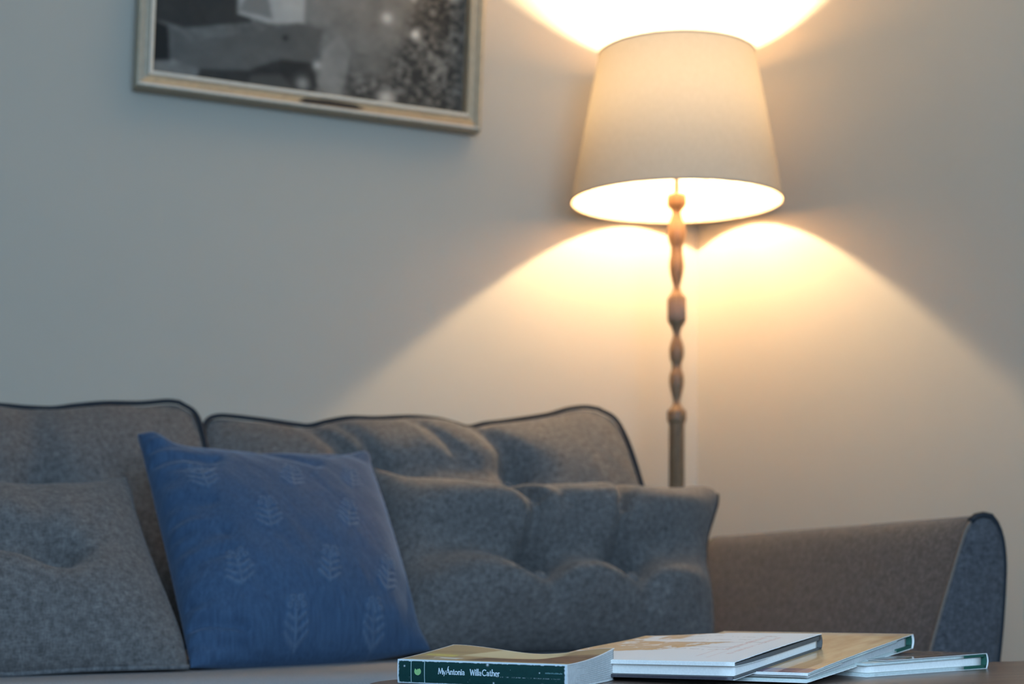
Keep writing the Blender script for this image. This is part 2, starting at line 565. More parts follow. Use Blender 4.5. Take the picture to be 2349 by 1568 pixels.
# ------------------------------------------------------------------ back cushions
topR = [(.4560, .79), (.462, .8005), (.474, .8075), (.4958, .8093), (.5537, .8041), (.6122, .7972), (.6345, .7963), (.6656, .8047), (.7044, .8118), (.7506, .8123), (.8134, .8163),
        (.8603, .8136), (.891, .8066), (.9157, .8009), (.9475, .808), (.9891, .8138), (1.0658, .8271), (1.1103, .8395), (1.1449, .8439), (1.1700, .841)]
rigR = [(1.222, .44), (1.236, .52), (1.235, .60), (1.2275, .675), (1.2215, .740), (1.2130, .790), (1.1985, .824), (1.1700, .841)]
lefR = [(.462, .44), (.450, .55), (.448, .65), (.4515, .73), (.4560, .79)]
botR = [(.462, .44), (.7, .437), (1., .437), (1.222, .44)]
Lr = (-.90, .43, -.70, .84)
def ridge_wr(x, y, seed, fx, fy, amp):
    return amp * (fbm(x * fx + 7.3, y * fy + 3.1, seed, 3) - .5)
def hbackR(u, v, x, y):
    b_ = puff(u, v, 2.6, .74)
    hx0 = .8385
    bt = [(.970 - hx0, .704 - .637), (.690 - hx0, .697 - .637)]
    s_ = .93 * np.ones_like(x)
    for bx, by in bt:
        s_ -= .30 * np.exp(-((x - bx) ** 2 + (y - by) ** 2) / .045 ** 2)
    s_ -= .26 * gline(x, y, [(bt[0][0], bt[0][1]), (bt[0][0] - .012, .12), (.074, .20)], .022)
    s_ -= .30 * gline(x, y, [(bt[1][0], bt[1][1]), (-.17, .14), (-.205, .20)], .016)
    s_ -= .17 * gline(x, y, [(-.10, .05), (-.125, .13), (-.16, .20)], .012)
    s_ -= .10 * gline(x, y, [(.02, .10), (-.03, .19)], .012)
    s_ -= .12 * gline(x, y, [(bt[0][0], bt[0][1]), (bt[1][0], bt[1][1])], .03)
    h = .108 * b_ * s_ + b_ * ridge_wr(x, y, 5, 14, 9, .012)
    return h
def hback(u, v, x, y):
    return .055 * puff(u, v, 2.6, .6)
bc = thing('back_cushion', (.84, -.88, .44), 'grey tweed back cushion with dark piping nearest the floor lamp', 'cushion', 'piped back cushions')
cv = (lean(botR, *Lr), lean(topR, *Lr), lean(lefR, *Lr), lean(rigR, *Lr))
o1, S, N, F_, E_ = cushion_mesh('cushion_cover', cv, hbackR, hback, M['tweed'], bc, 150, 90)
loop = seam_loop(E_)
v, f_ = tube_vf(loop + N * .006 + np.array((0, 0, .0025)), .0043, 8, True)
mesh('piping', v, f_, M['navy'], bc)['label'] = 'dark navy piping'
add_button(bc, F_, N, int(.66 * 150), int(.66 * 90)); add_button(bc, F_, N, int(.30 * 150), int(.65 * 90))

topL = [(-.335, .80), (-.30, .82), (-.2, .826), (-.05, .818), (.06, .817), (.1347, .8152), (.1743, .8127), (.2144, .8125), (.2483, .8178), (.2963, .8236), (.3518, .8252), (.395, .830), (.4150, .8285)]
rigL = [(.452, .44), (.460, .55), (.459, .65), (.4545, .735), (.4490, .782), (.4390, .812), (.4150, .8285)]
lefL = [(-.345, .44), (-.355, .6), (-.35, .72), (-.335, .80)]
botL = [(-.345, .44), (0, .437), (.452, .44)]
Ll = (-.92, .43, -.72, .84)
def hbackL(u, v, x, y):
    b_ = puff(u, v, 2.8, .72)
    s_ = .9 * np.ones_like(x)
    for bx in (-.13, .13):
        s_ -= .3 * np.exp(-((x - bx) ** 2 + (y - .0) ** 2) / .05 ** 2)
        s_ -= .18 * gline(x, y, [(bx, 0), (bx, .2)], .03)
    return .100 * b_ * s_ + b_ * ridge_wr(x, y, 9, 12, 9, .012)
bl = thing('back_cushion', (.06, -.9, .44), 'grey tweed back cushion with dark piping behind the blue cushion, farthest from the lamp', 'cushion', 'piped back cushions')
cv = (lean(botL, *Ll), lean(topL, *Ll), lean(lefL, *Ll), lean(rigL, *Ll))
o1, S, N, F_, E_ = cushion_mesh('cushion_cover', cv, hbackL, hback, M['tweed'], bl, 130, 80)
v, f_ = tube_vf(seam_loop(E_) + N * .006 + np.array((0, 0, .0025)), .0043, 8, True)
mesh('piping', v, f_, M['navy'], bl)['label'] = 'dark navy piping'

# ------------------------------------------------------------------ tufted scatter cushions
topT = [(.692, .7270), (.715, .7202), (.7487, .7075), (.799, .702), (.8562, .6925), (.9069, .6838), (.93, .6855), (.9832, .6846), (1.0464, .689), (1.0864, .6915), (1.141, .6878), (1.2064, .6908), (1.2491, .6972), (1.2780, .6990), (1.2930, .6960), (1.3000, .6870)]
rigT = [(1.2050, .436), (1.2180, .462), (1.2225, .48), (1.2311, .5285), (1.241, .5783), (1.2569, .6146), (1.2800, .650), (1.2950, .673), (1.3000, .6870)]
lefT = [(.66, .436), (.685, .50), (.694, .56), (.696, .63), (.693, .69), (.690, .7250)]
botT = [(.66, .436), (.8, .437), (1., .437), (1.15, .437), (1.2050, .436)]
Lt = (-1.08, .439, -.91, .70)
def htuft(u, v, x, y):
    b_ = puff(u, v, 2.3, .60)
    bt = [(-.062, -.026), (.098, -.030)]
    s_ = np.ones_like(x)
    for bx, by in bt:
        s_ -= .34 * np.exp(-((x - bx) ** 2 + (y - by) ** 2) / .032 ** 2)
    # valley running through the two buttons, mounds swelling below it
    yl = -.016 - .018 * np.exp(-((x - bt[0][0]) / .045) ** 2) - .020 * np.exp(-((x - bt[1][0]) / .045) ** 2) + .010 * np.exp(-((x - .24) / .08) ** 2) + .024 * np.exp(-((x + .17) / .07) ** 2)
    dv = y - yl
    wv_ = sstep(-.30, -.18, x) * (1 - .45 * sstep(.16, .28, x))
    s_ -= wv_ * .50 * np.where(dv > 0, np.exp(-(dv / .052) ** 2), np.exp(-(dv / .040) ** 2))
    s_ += .26 * np.exp(-((y + .075) / .055) ** 2)
    s_ += .16 * np.exp(-((y - .090) / .04) ** 2)
    s_ -= .22 * gline(x, y, [bt[0], (-.055, .05), (-.070, .09), (-.098, .135)], .015)
    s_ -= .20 * gline(x, y, [(-.052, .075), (-.068, .10), (-.092, .137)], .007)
    s_ -= .22 * gline(x, y, [bt[1], (.094, .05), (.088, .10), (.083, .138)], .013)
    s_ -= .14 * gline(x, y, [(.092, .06), (.087, .10), (.083, .138)], .006)
    s_ -= .24 * gline(x, y, [bt[0], (-.045, -.06), (-.030, -.10)], .026)
    s_ -= .24 * gline(x, y, [bt[1], (.115, -.06), (.135, -.10)], .026)
    s_ -= .06 * gline(x, y, [(-.01, .06), (-.045, .13)], .012)
    h = .115 * b_ * s_ + b_ * ridge_wr(x, y, 21, 12, 12, .008)
    return h
def htback(u, v, x, y):
    return .060 * puff(u, v, 2.2, .6)
tc = thing('scatter_cushion', (.97, -1.06, .436), 'grey tweed rectangular button-tufted cushion leaning beside the sofa arm', 'cushion', 'tufted tweed scatter cushions')
cv = (lean(botT, *Lt), lean(topT, *Lt), lean(lefT, *Lt), lean(rigT, *Lt))
o1, S, N, F_, E_ = cushion_mesh('cushion_cover', cv, htuft, lambda u, v, x, y: .04 * puff(u, v, 2.2, .6), M['tweed'], tc, 170, 110)
v, f_ = tube_vf(catmull(cv[3], 60)[30:], .0035, 8)
mesh('piping', v, f_, M['navy'], tc)['label'] = 'navy piping at the edge'
def near_idx(F_, x, z):
    d = np.hypot(F_[..., 0] - x, F_[..., 2] - z)
    return np.unravel_index(np.argmin(d), d.shape)
for bx, bz in ((.904, .553), (1.056, .549)):
    iu, iv = near_idx(F_, bx, bz); add_button(tc, F_, N, iu, iv, .011)

topU = [(-.275, .700), (-.25, .69), (-.15, .678), (-.02, .676), (.1194, .6765), (.1783, .6787), (.2389, .6859), (.2734, .6945), (.2955, .6996)]
rigU = [(.3440, .438), (.3422, .4725), (.3357, .5061), (.3204, .564), (.309, .6122), (.3028, .6495), (.3000, .6782), (.2955, .6996)]
lefU = [(-.29, .438), (-.27, .52), (-.265, .62), (-.275, .700)]
botU = [(-.29, .438), (-.1, .4335), (.1073, .4345), (.1604, .436), (.2148, .4378), (.2863, .438), (.3440, .438)]
Lu = (-1.28, .437, -1.02, .70)
def htuftL(u, v, x, y):
    b_ = puff(u, v, 2.4, .6)
    bt = [(.160, -.008), (-.06, -.008), (-.2, -.005)]
    s_ = np.ones_like(x)
    for bx, by in bt[:2]:
        s_ -= .36 * np.exp(-((x - bx) ** 2 + (y - by) ** 2) / .032 ** 2)
    yl = np.interp(x, [-.3, -.06, .06, .16, .20, .3], [0, .002, .010, -.006, .0, .02])
    dv = y - yl
    s_ -= .42 * (1 - .85 * sstep(.12, .20, x)) * np.where(dv > 0, np.exp(-(dv / .036) ** 2), np.exp(-(dv / .022) ** 2))
    s_ += .06 * np.exp(-((y + .065) / .05) ** 2)
    s_ -= .12 * gline(x, y, [(.16, -.01), (.155, .08), (.15, .15)], .03)
    s_ -= .10 * gline(x, y, [(.16, -.01), (.22, .05)], .03)
    return .085 * b_ * s_ + b_ * ridge_wr(x, y, 31, 12, 12, .008)
tl = thing('scatter_cushion', (.03, -1.27, .436), 'grey tweed button-tufted cushion leaning on the side of the blue cushion away from the lamp', 'cushion', 'tufted tweed scatter cushions')
cv = (lean(botU, *Lu), lean(topU, *Lu), lean(lefU, *Lu), lean(rigU, *Lu))
o1, S, N, F_, E_ = cushion_mesh('cushion_cover', cv, htuftL, htback, M['tweed'], tl, 150, 100)
v, f_ = tube_vf(catmull(cv[0], 80) + np.array([0, -.003, .003]), .0032, 8)
mesh('seam', v, f_, M['button'], tl)
iu, iv = near_idx(F_, .166, .566); add_button(tl, F_, N, iu, iv, .0125)
iu, iv = near_idx(F_, -.03, .56); add_button(tl, F_, N, iu, iv, .0125)

# ------------------------------------------------------------------ blue embroidered cushion
BL = np.array((.348, -1.27, .4385)); BR = np.array((.7156, -1.15, .4470)); TR = np.array((.6906, -.88, .7458)); TL = np.array((.3130, -1.0, .7585))
def mid(a_, b_, t, off=(0, 0, 0)):
    return tuple(a_ + (b_ - a_) * t + np.array(off))
botB = [tuple(BL), mid(BL, BR, .3, (0, 0, -.004)), mid(BL, BR, .65, (0, 0, -.006)), tuple(BR)]
topB = [tuple(TL), mid(TL, TR, .06, (0, 0, -.004)), mid(TL, TR, .2, (0, 0, -.022)), mid(TL, TR, .45, (0, 0, -.027)), mid(TL, TR, .75, (0, 0, -.019)), mid(TL, TR, .92, (0, 0, -.006)), tuple(TR)]
lefB = [tuple(BL), mid(BL, TL, .2, (.004, 0, 0)), mid(BL, TL, .5, (.006, 0, 0)), mid(BL, TL, .85, (.004, 0, 0)), tuple(TL)]
rigB = [tuple(BR), mid(BR, TR, .12, (-.010, 0, 0)), mid(BR, TR, .35, (-.010, 0, 0)), mid(BR, TR, .7, (-.006, 0, 0)), tuple(TR)]
def motif(x, y):
    """one stitched sprig about 6 cm tall, centred; 0..1"""
    m_ = gline(x, y, [(.001, -.030), (0, -.012), (-.001, .008)], .0021)
    for sy, ln, up in ((-.026, .017, .011), (-.013, .017, .008), (-.001, .013, .005)):
        for sg in (-1, 1):
            m_ = np.maximum(m_, gline(x, y, [(0, sy - .002), (sg * ln * .55, sy + up * .35), (sg * ln, sy + up)], .0028))
    for bx, by, r in ((0, .011, .0045), (-.0105, .015, .0045), (.0105, .015, .0045), (-.006, .024, .0048), (.006, .024, .0048), (0, .017, .004)):
        d = np.hypot(x - bx, y - by)
        m_ = np.maximum(m_, np.exp(-((d - r * .65) / (r * .42)) ** 2))
    return m_
SPRIGS = [(-.73, .46, .0), (-.02, .44, .3), (.55, .48, .3), (-.35, .02, .10), (.35, .01, .3), (-.65, -.41, .0), (.07, -.45, .2), (.63, -.50, .3), (-.24, -.82, .0), (.44, -.84, .1)]
def sprigs(u, v, x, y):
    su = np.abs(x).max(); sv = np.abs(y).max()
    e = np.zeros_like(x)
    for pu, pv, rot in SPRIGS:
        dx, dy = x - pu * su, y - pv * sv
        c_, s_ = math.cos(rot), math.sin(rot)
        e = np.maximum(e, motif(dx * c_ - dy * s_, dx * s_ + dy * c_))
    return e
def hblue(u, v, x, y):
    b_ = puff(u, v, 2.3, .54)
    h = .098 * b_
    w = np.zeros_like(x)
    # pulls at the corners and creases under the top seam and along the near side
    w -= .008 * gline(x, y, [(-.05, .20), (.0, .165), (.05, .125)], .011)
    w -= .006 * gline(x, y, [(.03, .20), (.09, .165)], .010)
    w -= .006 * gline(x, y, [(.11, .20), (.16, .165)], .010)
    w -= .009 * gline(x, y, [(-.20, .13), (-.15, .135), (-.11, .13)], .010)
    w -= .010 * gline(x, y, [(-.20, .115), (-.15, .112), (-.12, .115)], .010)
    w -= .014 * gline(x, y, [(-.20, -.145), (-.16, -.155), (-.12, -.165)], .007)
    w -= .010 * gline(x, y, [(-.17, -.18), (-.13, -.185), (-.09, -.205)], .007)
    w -= .006 * gline(x, y, [(-.20, -.02), (-.13, -.02)], .010)
    w -= .006 * gline(x, y, [(-.20, -.06), (-.13, -.055)], .010)
    w -= .006 * gline(x, y, [(-.20, .03), (-.14, .035)], .010)
    w -= .006 * gline(x, y, [(.20, -.17), (.17, -.15), (.155, -.12)], .022)
    w -= .006 * gline(x, y, [(.13, -.20), (.16, -.175), (.19, -.165)], .018)
    h = h + w * np.clip(b_ * 1.6, 0, 1)
    h += b_ * ridge_wr(x, y, 44, 9, 9, .012) + b_ * ridge_wr(x + .5 * y, y, 47, 38, 10, .004)
    h += .013 * (np.exp(-(((u + .93) / .10) ** 2 + ((v - .93) / .12) ** 2)) + .7 * np.exp(-(((u - .94) / .09) ** 2 + ((v - .94) / .10) ** 2)))
    # gathered side seam
    sc = np.exp(-(u + 1) / .10) * np.clip((1 - np.abs(v)) * 4, 0, 1)
    h += sc * .0065 * np.sin(y * 190 + 2 * np.sin(y * 37)) * np.clip((u + 1) * 30, 0, 1)
    h += .0019 * sprigs(u, v, x, y) * np.clip(b_ * 2, 0, 1)
    return h
def pblue(u, v, x, y):
    e = sprigs(u, v, x, y)[..., None]
    base = np.array((.035, .066, .118)); st = np.array((.078, .112, .165))
    g = (.9 + .2 * fbm(x * 22 + 5, y * 6 + 5, 3, 3))[..., None]
    return (base * g) * (1 - .75 * e) + st * .75 * e
bcu = thing('scatter_cushion', tuple((BL + BR) / 2), 'square blue cotton cushion with embroidered flower sprigs in the middle of the sofa', 'cushion')
o1, S, N, F_, E_ = cushion_mesh('cushion_cover', (botB, topB, lefB, rigB), hblue, lambda u, v, x, y: .075 * puff(u, v, 2.5, .58), M['blue'], bcu, 330, 330, pblue)

# ================================================================== FLOOR LAMP
KS = 1.0
LX, LY = 1.535, -.27
lamp = thing('floor_lamp', (LX, LY, 0), 'turned wooden floor lamp with a lit cream drum shade', 'lamp')
v, f_ = lathe_vf([(.117, 0), (.12, .006), (.12, .02), (.114, .028), (.06, .036), (.03, .05), (.022, .07)], LX, LY, 64)
mesh('base', v, f_, M['turned_wood'], lamp)
def zz(y): return .6 + (1250 - y) * .000928
K = .000928
lower = [(.0170, .07), (.0165, zz(972)), (.0172, zz(970)), (.0195, zz(967)), (.0205, zz(963)), (.0205, zz(946)), (.0195, zz(942)), (.013, zz(935)), (.0085, zz(927)), (.0075, zz(920)),
         (.0095, zz(910)), (.0125, zz(897)), (.0150, zz(885)), (.0160, zz(873)), (.0150, zz(860)), (.0125, zz(851)), (.0108, zz(848)), (.0108, zz(832)), (.0125, zz(829)), (.0148, zz(820)), (.0158, zz(808)),
         (.0152, zz(797)), (.0125, zz(785)), (.0095, zz(777)), (.0075, zz(769)), (.0085, zz(760)), (.012, zz(750)), (.0175, zz(740)), (.0185, zz(736))]
v, f_ = lathe_vf(lower, LX, LY, 40)
st = mesh('lamp_stem', v, f_, M['turned_wood'], lamp)
blk = [(LX - .0195, LX + .0195, LY - .0195, LY + .0195, zz(737), zz(684))]
v, f_ = box_vf(*blk[0])
bo = mesh('square_block', v, f_, M['turned_wood'], st); bevel(bo, .002, 2)
ang = math.radians(-20)
bo.rotation_euler = (0, 0, 0)
# turn the block so one side faces the room
me = bo.data
for vtx in me.vertices:
    p = Vector((vtx.co.x, vtx.co.y, 0))
    p.rotate(Matrix.Rotation(math.radians(-24), 3, 'Z'))
    vtx.co.x, vtx.co.y = p.x, p.y
upper = [(.0185, zz(684)), (.0175, zz(680)), (.011, zz(671)), (.0080, zz(662)), (.0078, zz(656)), (.0100, zz(646)), (.0135, zz(632)), (.0158, zz(616)), (.0160, zz(604)), (.0145, zz(592)), (.0132, zz(586)),
         (.0128, zz(582)), (.0128, zz(568)), (.0130, zz(565)), (.0165, zz(557)), (.0190, zz(546)), (.0200, zz(534)), (.0185, zz(520)), (.0150, zz(507)), (.0115, zz(497)), (.0098, zz(489)), (.0115, zz(483)), (.0190, zz(474)), (.0210, zz(471)), (.0212, zz(453)), (.0205, zz(447)), (.0170, zz(445))]
v, f_ = lathe_vf(upper, LX, LY, 40)
mesh('stem_top', v, f_, M['turned_wood'], st)
ZB, ZT, RB, RT = 1.3303, 1.6439, .2245, .1655
prof_s = [(RB + (RT - RB) * t, ZB + (ZT - ZB) * t) for t in np.linspace(0, 1, 24)]
v, f_ = lathe_vf(prof_s, LX, LY, 128, caps=False)
sh = mesh('lamp_shade', v, f_, M['shade'], lamp)
v, f_ = torus_vf(LX, LY, ZB, RB, .0022); mesh('bottom_trim', v, f_, M['trim'], sh)
v, f_ = torus_vf(LX, LY, ZT, RT, .0022); mesh('top_trim', v, f_, M['trim'], sh)
# bulb with opaque base, socket, wire carrier
v, f_ = lathe_vf([(.0065, zz(448)), (.0065, 1.392), (.0135, 1.396), (.0135, 1.418), (.012, 1.420)], LX, LY, 32)
mesh('bulb_socket', v, f_, M['white_card'], lamp)
v, f_ = lathe_vf([(.0125, 1.42), (.0135, 1.435), (.019, 1.468), (.0265, 1.486), (.0285, 1.491)], LX, LY, 32)
mesh('bulb_base', v, f_, M['white_card'], lamp)
bp = [(.0285, 1.491)] + [(.0305 * math.cos(a_), 1.502 + .0305 * math.sin(a_)) for a_ in np.linspace(-.35, PI / 2 - .02, 16)]
v, f_ = lathe_vf(bp, LX, LY, 40)
mesh('bulb', v, f_, M['bulb'], lamp)
vv, ff = [], []
for k in range(3):
    t = 2 * PI * k / 3 + .5
    v, f_ = tube_vf([(LX + .02 * math.cos(t), LY + .02 * math.sin(t), 1.405), (LX + .10 * math.cos(t), LY + .10 * math.sin(t), 1.395), (LX + (RB - .016) * math.cos(t), LY + (RB - .016) * math.sin(t), 1.372)], .0014, 6)
    ff += [tuple(i + len(vv) for i in q) for q in f_]; vv += list(v)
mesh('shade_carrier', vv, ff, M['frame_metal'], lamp)

# ================================================================== PICTURE
pic = thing('picture_frame', (.79, Y1, 1.507), 'framed monochrome picture with a pale wooden frame hanging above the sofa', 'picture')
roll = math.radians(2.3)
PS = .9897
PW, PH = .740, .60           # outer size
def pf(a_, b_, y):            # a along the bottom rail from the lower left corner, b up, y from the wall
    a_, b_ = a_ * PS, b_ * PS
    return (.4258 + a_ * math.cos(roll) + b_ * math.sin(roll), Y1 + y, 1.5217 - a_ * math.sin(roll) + b_ * math.cos(roll))
RW = .034
def rail(name, pts2, parent):
    """pts2: outer line start/end and inner line start/end (mitred); scooped profile"""
    (o0, o1), (i0, i1) = pts2
    prof_ = [(0., -.006), (0., -.048), (.004, -.052), (.011, -.052), (.013, -.0465), (.025, -.0465), (.0265, -.052), (.032, -.052), (.034, -.050), (.034, -.016)]
    mats_ = [0, 0, 0, 0, 0, 0, 1, 1, 1]
    if o0[0] == PW and o1[0] == PW: mats_ = [0] * 9          # this side is frame colour throughout
    if name == 'bottom_rail':
        prof_ = [(0., -.006), (0., -.048), (.003, -.052), (.0075, -.052), (.009, -.0465), (.0255, -.0465), (.027, -.052), (.032, -.052), (.034, -.050), (.034, -.016)]
        mats_ = [0, 0, 1, 2, 2, 1, 1, 1, 1]
    V, F, mi = [], [], []
    for (O, I) in ((o0, i0), (o1, i1)):
        for w, y in prof_:
            t = w / RW
            V.append(pf(O[0] + (I[0] - O[0]) * t, O[1] + (I[1] - O[1]) * t, y))
    n = len(prof_)
    for k in range(n - 1):
        F.append((k, k + 1, n + k + 1, n + k)); mi.append(mats_[k])
    return mesh(name, V, F, [M['frame'], M['lip'], M['tan_wood']], parent, False, mi)
A, B, C_, D_ = (0, 0), (PW, 0), (PW, PH), (0, PH)
a2, b2, c2, d2 = (RW, RW), (PW - RW, RW), (PW - RW, PH - RW), (RW, PH - RW)
br = rail('bottom_rail', ((A, B), (a2, b2)), pic)
rail('side_rail', ((B, C_), (b2, c2)), pic)
rail('top_rail', ((C_, D_), (c2, d2)), pic)
rail('side_rail', ((D_, A), (d2, a2)), pic)
# dark slot in the groove of the bottom rail
V = []
for a_, b_ in ((.335, .0135), (.35, .0105), (.46, .0115), (.48, .0145), (.46, .0220), (.40, .0235), (.35, .0215)):
    V.append(pf(a_, b_, -.0472))
V2 = [pf(a_, b_, -.0464) for a_, b_ in ((.335, .0135), (.35, .0105), (.46, .0115), (.48, .0145), (.46, .0220), (.40, .0235), (.35, .0215))]
n = len(V)
F = [tuple(range(n))] + [(i, (i + 1) % n, n + (i + 1) % n, n + i) for i in range(n)]
mesh('slot', V + V2, F, M['dark_slot'], br, False)
# backing board
V = [pf(a_, b_, y) for y in (-.004, -.015) for a_, b_ in ((.004, .004), (PW - .004, .004), (PW - .004, PH - .004), (.004, PH - .004))]
mesh('backing_board', V, [(0, 1, 2, 3), (7, 6, 5, 4), (0, 4, 5, 1), (1, 5, 6, 2), (2, 6, 7, 3), (3, 7, 4, 0)], M['grey_board'], pic, False)
# the print: loose tonal shapes
na, nb = 300, 230
ga, gb = np.meshgrid(np.linspace(0, 1, na), np.linspace(0, 1, nb), indexing='ij')
def shape(poly, soft=.012):
    """signed-ish soft polygon mask"""
    P_ = np.array(poly)
    ins = np.zeros(ga.shape, bool)
    d = np.full(ga.shape, 9.)
    n_ = len(P_)
    wx = ga + .012 * (fbm(ga * 14, gb * 14, 77) - .5); wy = gb + .012 * (fbm(ga * 14 + 9, gb * 14, 78) - .5)
    for i in range(n_):
        x0, y0 = P_[i]; x1, y1 = P_[(i + 1) % n_]
        c_ = ((y0 > wy) != (y1 > wy)) & (wx < (x1 - x0) * (wy - y0) / (y1 - y0 + 1e-12) + x0)
        ins ^= c_
        dx, dy = x1 - x0, y1 - y0
        t = np.clip(((wx - x0) * dx + (wy - y0) * dy) / (dx * dx + dy * dy + 1e-12), 0, 1)
        d = np.minimum(d, np.hypot(wx - x0 - t * dx, wy - y0 - t * dy))
    sd = np.where(ins, d, -d)
    return sstep(-soft, soft, sd)
tone = .085 + .06 * (fbm(ga * 9, gb * 9, 1) - .5) + .05 * (fbm(ga * 30, gb * 30, 2) - .5)
def put(poly, val, soft=.01):
    global tone
    k = shape(poly, soft)
    tone = tone * (1 - k) + val * k
tx = fbm(ga * 26, gb * 26, 5)
ty = fbm(ga * 60, gb * 60, 6)
put([(.38, 1), (.40, .40), (.52, .24), (.75, .18), (.86, .40), (.86, 1)], .10 + .05 * (tx - .5))
put([(0, 1), (0, .22), (.10, .20), (.30, .26), (.29, 1)], .022 + .012 * tx)
put([(0, .48), (.10, .46), (.17, .55), (.20, 1), (0, 1)], .042 + .014 * tx)
put([(.24, 1), (.26, .29), (.36, .27), (.47, .29), (.47, .50), (.45, 1)], .19 + .04 * (tx - .5))
put([(.26, .30), (.29, .40), (.34, .40), (.37, .29)], .105)
put([(.06, .20), (.12, .15), (.28, .21), (.45, .285), (.53, .275), (.515, .14), (.40, .13), (.30, .07), (.15, .05), (.06, .08)], .055 + .02 * tx)
put([(.0, .22), (.05, .20), (.06, .07), (.0, .06)], .015)
put([(.15, .052), (.30, .075), (.40, .135), (.50, .135), (.52, .06), (.50, 0), (.14, 0)], .018 + .015 * tx)
put([(.29, 0), (.31, .055), (.40, .07), (.44, .03), (.43, 0)], .045)
put([(.52, .06), (.53, .20), (.58, .26), (.62, .20), (.60, 0), (.56, 0)], .12 + .04 * (tx - .5))
put([(.64, .08), (.63, .16), (.70, .22), (.78, .18), (.80, .09), (.72, .05)], .085 + .03 * (tx - .5))
put([(.76, 1), (.77, .52), (.82, .44), (.86, .50), (.92, 1)], .27 + .06 * (tx - .5))
put([(.86, 1), (.87, .50), (.93, .30), (1, .28), (1, 1)], .045 + .05 * (ty - .5))
rk = shape([(.60, 0), (.62, .10), (.74, .12), (.84, .45), (.92, .62), (1, .66), (1, 0)], .05)
rock = .03 + .20 * np.clip(ty - .42, 0, 1) + .22 * np.clip(tx - .55, 0, 1)
tone = tone * (1 - rk) + rock * rk
for cx_, cy_, r_, val in ((.905, .55, .022, .34), (.95, .50, .02, .30), (.83, .31, .014, .32), (.735, .36, .018, .26), (.515, .13, .014, .20), (.47, .05, .02, .14), (.74, .04, .025, .22), (.41, .22, .010, .02)):
    k = np.exp(-((ga - cx_) ** 2 + ((gb - cy_) * .8) ** 2) / r_ ** 2)
    tone = tone * (1 - k) + val * k
tone = np.clip(2.6 * tone ** 1.22, .010, .62)
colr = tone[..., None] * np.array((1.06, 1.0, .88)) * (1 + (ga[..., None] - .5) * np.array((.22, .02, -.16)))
ip = RW - .002
V = np.array([pf(ip + x * (PW - 2 * ip), ip + y * (PH - 2 * ip), -.019) for x, y in zip(ga.ravel(), gb.ravel())])
idx = np.arange(na * nb).reshape(na, nb)
Q = np.stack([idx[:-1, :-1], idx[1:, :-1], idx[1:, 1:], idx[:-1, 1:]], -1).reshape(-1, 4)
mesh('print', V, Q, M['print'], pic, True, None, colr.reshape(-1, 3))

# ================================================================== COFFEE TABLE
TZ = .454
tab = thing('coffee_table', (1.05, -2.05, 0), 'dark brown wooden coffee table with rounded corners carrying the books', 'table')
tx0, tx1, ty0, ty1, R_ = .447, 1.66, -2.34, -1.7135, .085
out = []
for cx_, cy_, a0 in ((tx1 - R_, ty1 - R_, 0), (tx0 + R_, ty1 - R_, 90), (tx0 + R_, ty0 + R_, 180), (tx1 - R_, ty0 + R_, 270)):
    for k in range(13):
        t = math.radians(a0 + 90 * k / 12)
        out.append((cx_ + R_ * math.cos(t), cy_ + R_ * math.sin(t)))
layers = [(TZ - .028, -.004), (TZ - .024, 0), (TZ - .004, 0), (TZ - .001, -.0015), (TZ, -.004)]
V, F = [], []
cxm, cym = (tx0 + tx1) / 2, (ty0 + ty1) / 2
for z, d in layers:
    for x, y in out:
        s_ = 1 + d / .3
        V.append((cxm + (x - cxm) * (1 + d / .6), cym + (y - cym) * (1 + d / .31), z))
n = len(out)
for j in range(len(layers) - 1):
    for i in range(n):
        F.append((j * n + i, j * n + (i + 1) % n, (j + 1) * n + (i + 1) % n, (j + 1) * n + i))
F.append(tuple(range(n))[::-1]); F.append(tuple((len(layers) - 1) * n + i for i in range(n)))
mesh('tabletop', V, F, M['table'], tab, False)
vv, ff = [], []
for bx in ((tx0 + .08, tx1 - .08, ty0 + .06, ty0 + .08, TZ - .09, TZ - .0275), (tx0 + .08, tx1 - .08, ty1 - .08, ty1 - .06, TZ - .09, TZ - .0275),
           (tx0 + .06, tx0 + .08, ty0 + .08, ty1 - .08, TZ - .09, TZ - .0275), (tx1 - .08, tx1 - .06, ty0 + .08, ty1 - .08, TZ - .09, TZ - .0275)):
    v, f_ = box_vf(*bx); ff += [tuple(i + len(vv) for i in q) for q in f_]; vv += v
mesh('apron', vv, ff, M['table'], tab, False)
for lx in (tx0 + .085, tx1 - .085):
    for ly in (ty0 + .085, ty1 - .085):
        v, f_ = lathe_vf([(.014, 0), (.024, TZ - .09), (.024, TZ - .027)], lx, ly, 20)
        mesh('leg', v, f_, M['table'], tab)

# ================================================================== BOOKS
class Frame:
    """a: along e1, b: along e2, h: up; z(a,b) is the tilted bottom plane"""
    def __init__(s, o, e1, za, zb):
        n_ = math.hypot(*e1); s.e1 = np.array(e1) / n_; s.e2 = np.array((-s.e1[1], s.e1[0])); s.o = np.array(o, float); s.za, s.zb = za, zb
    def P(s, a_, b_, h):
        a_ = np.asarray(a_, float); b_ = np.asarray(b_, float)
        return np.stack([s.o[0] + a_ * s.e1[0] + b_ * s.e2[0], s.o[1] + a_ * s.e1[1] + b_ * s.e2[1], s.o[2] + s.za * a_ + s.zb * b_ + h], -1)

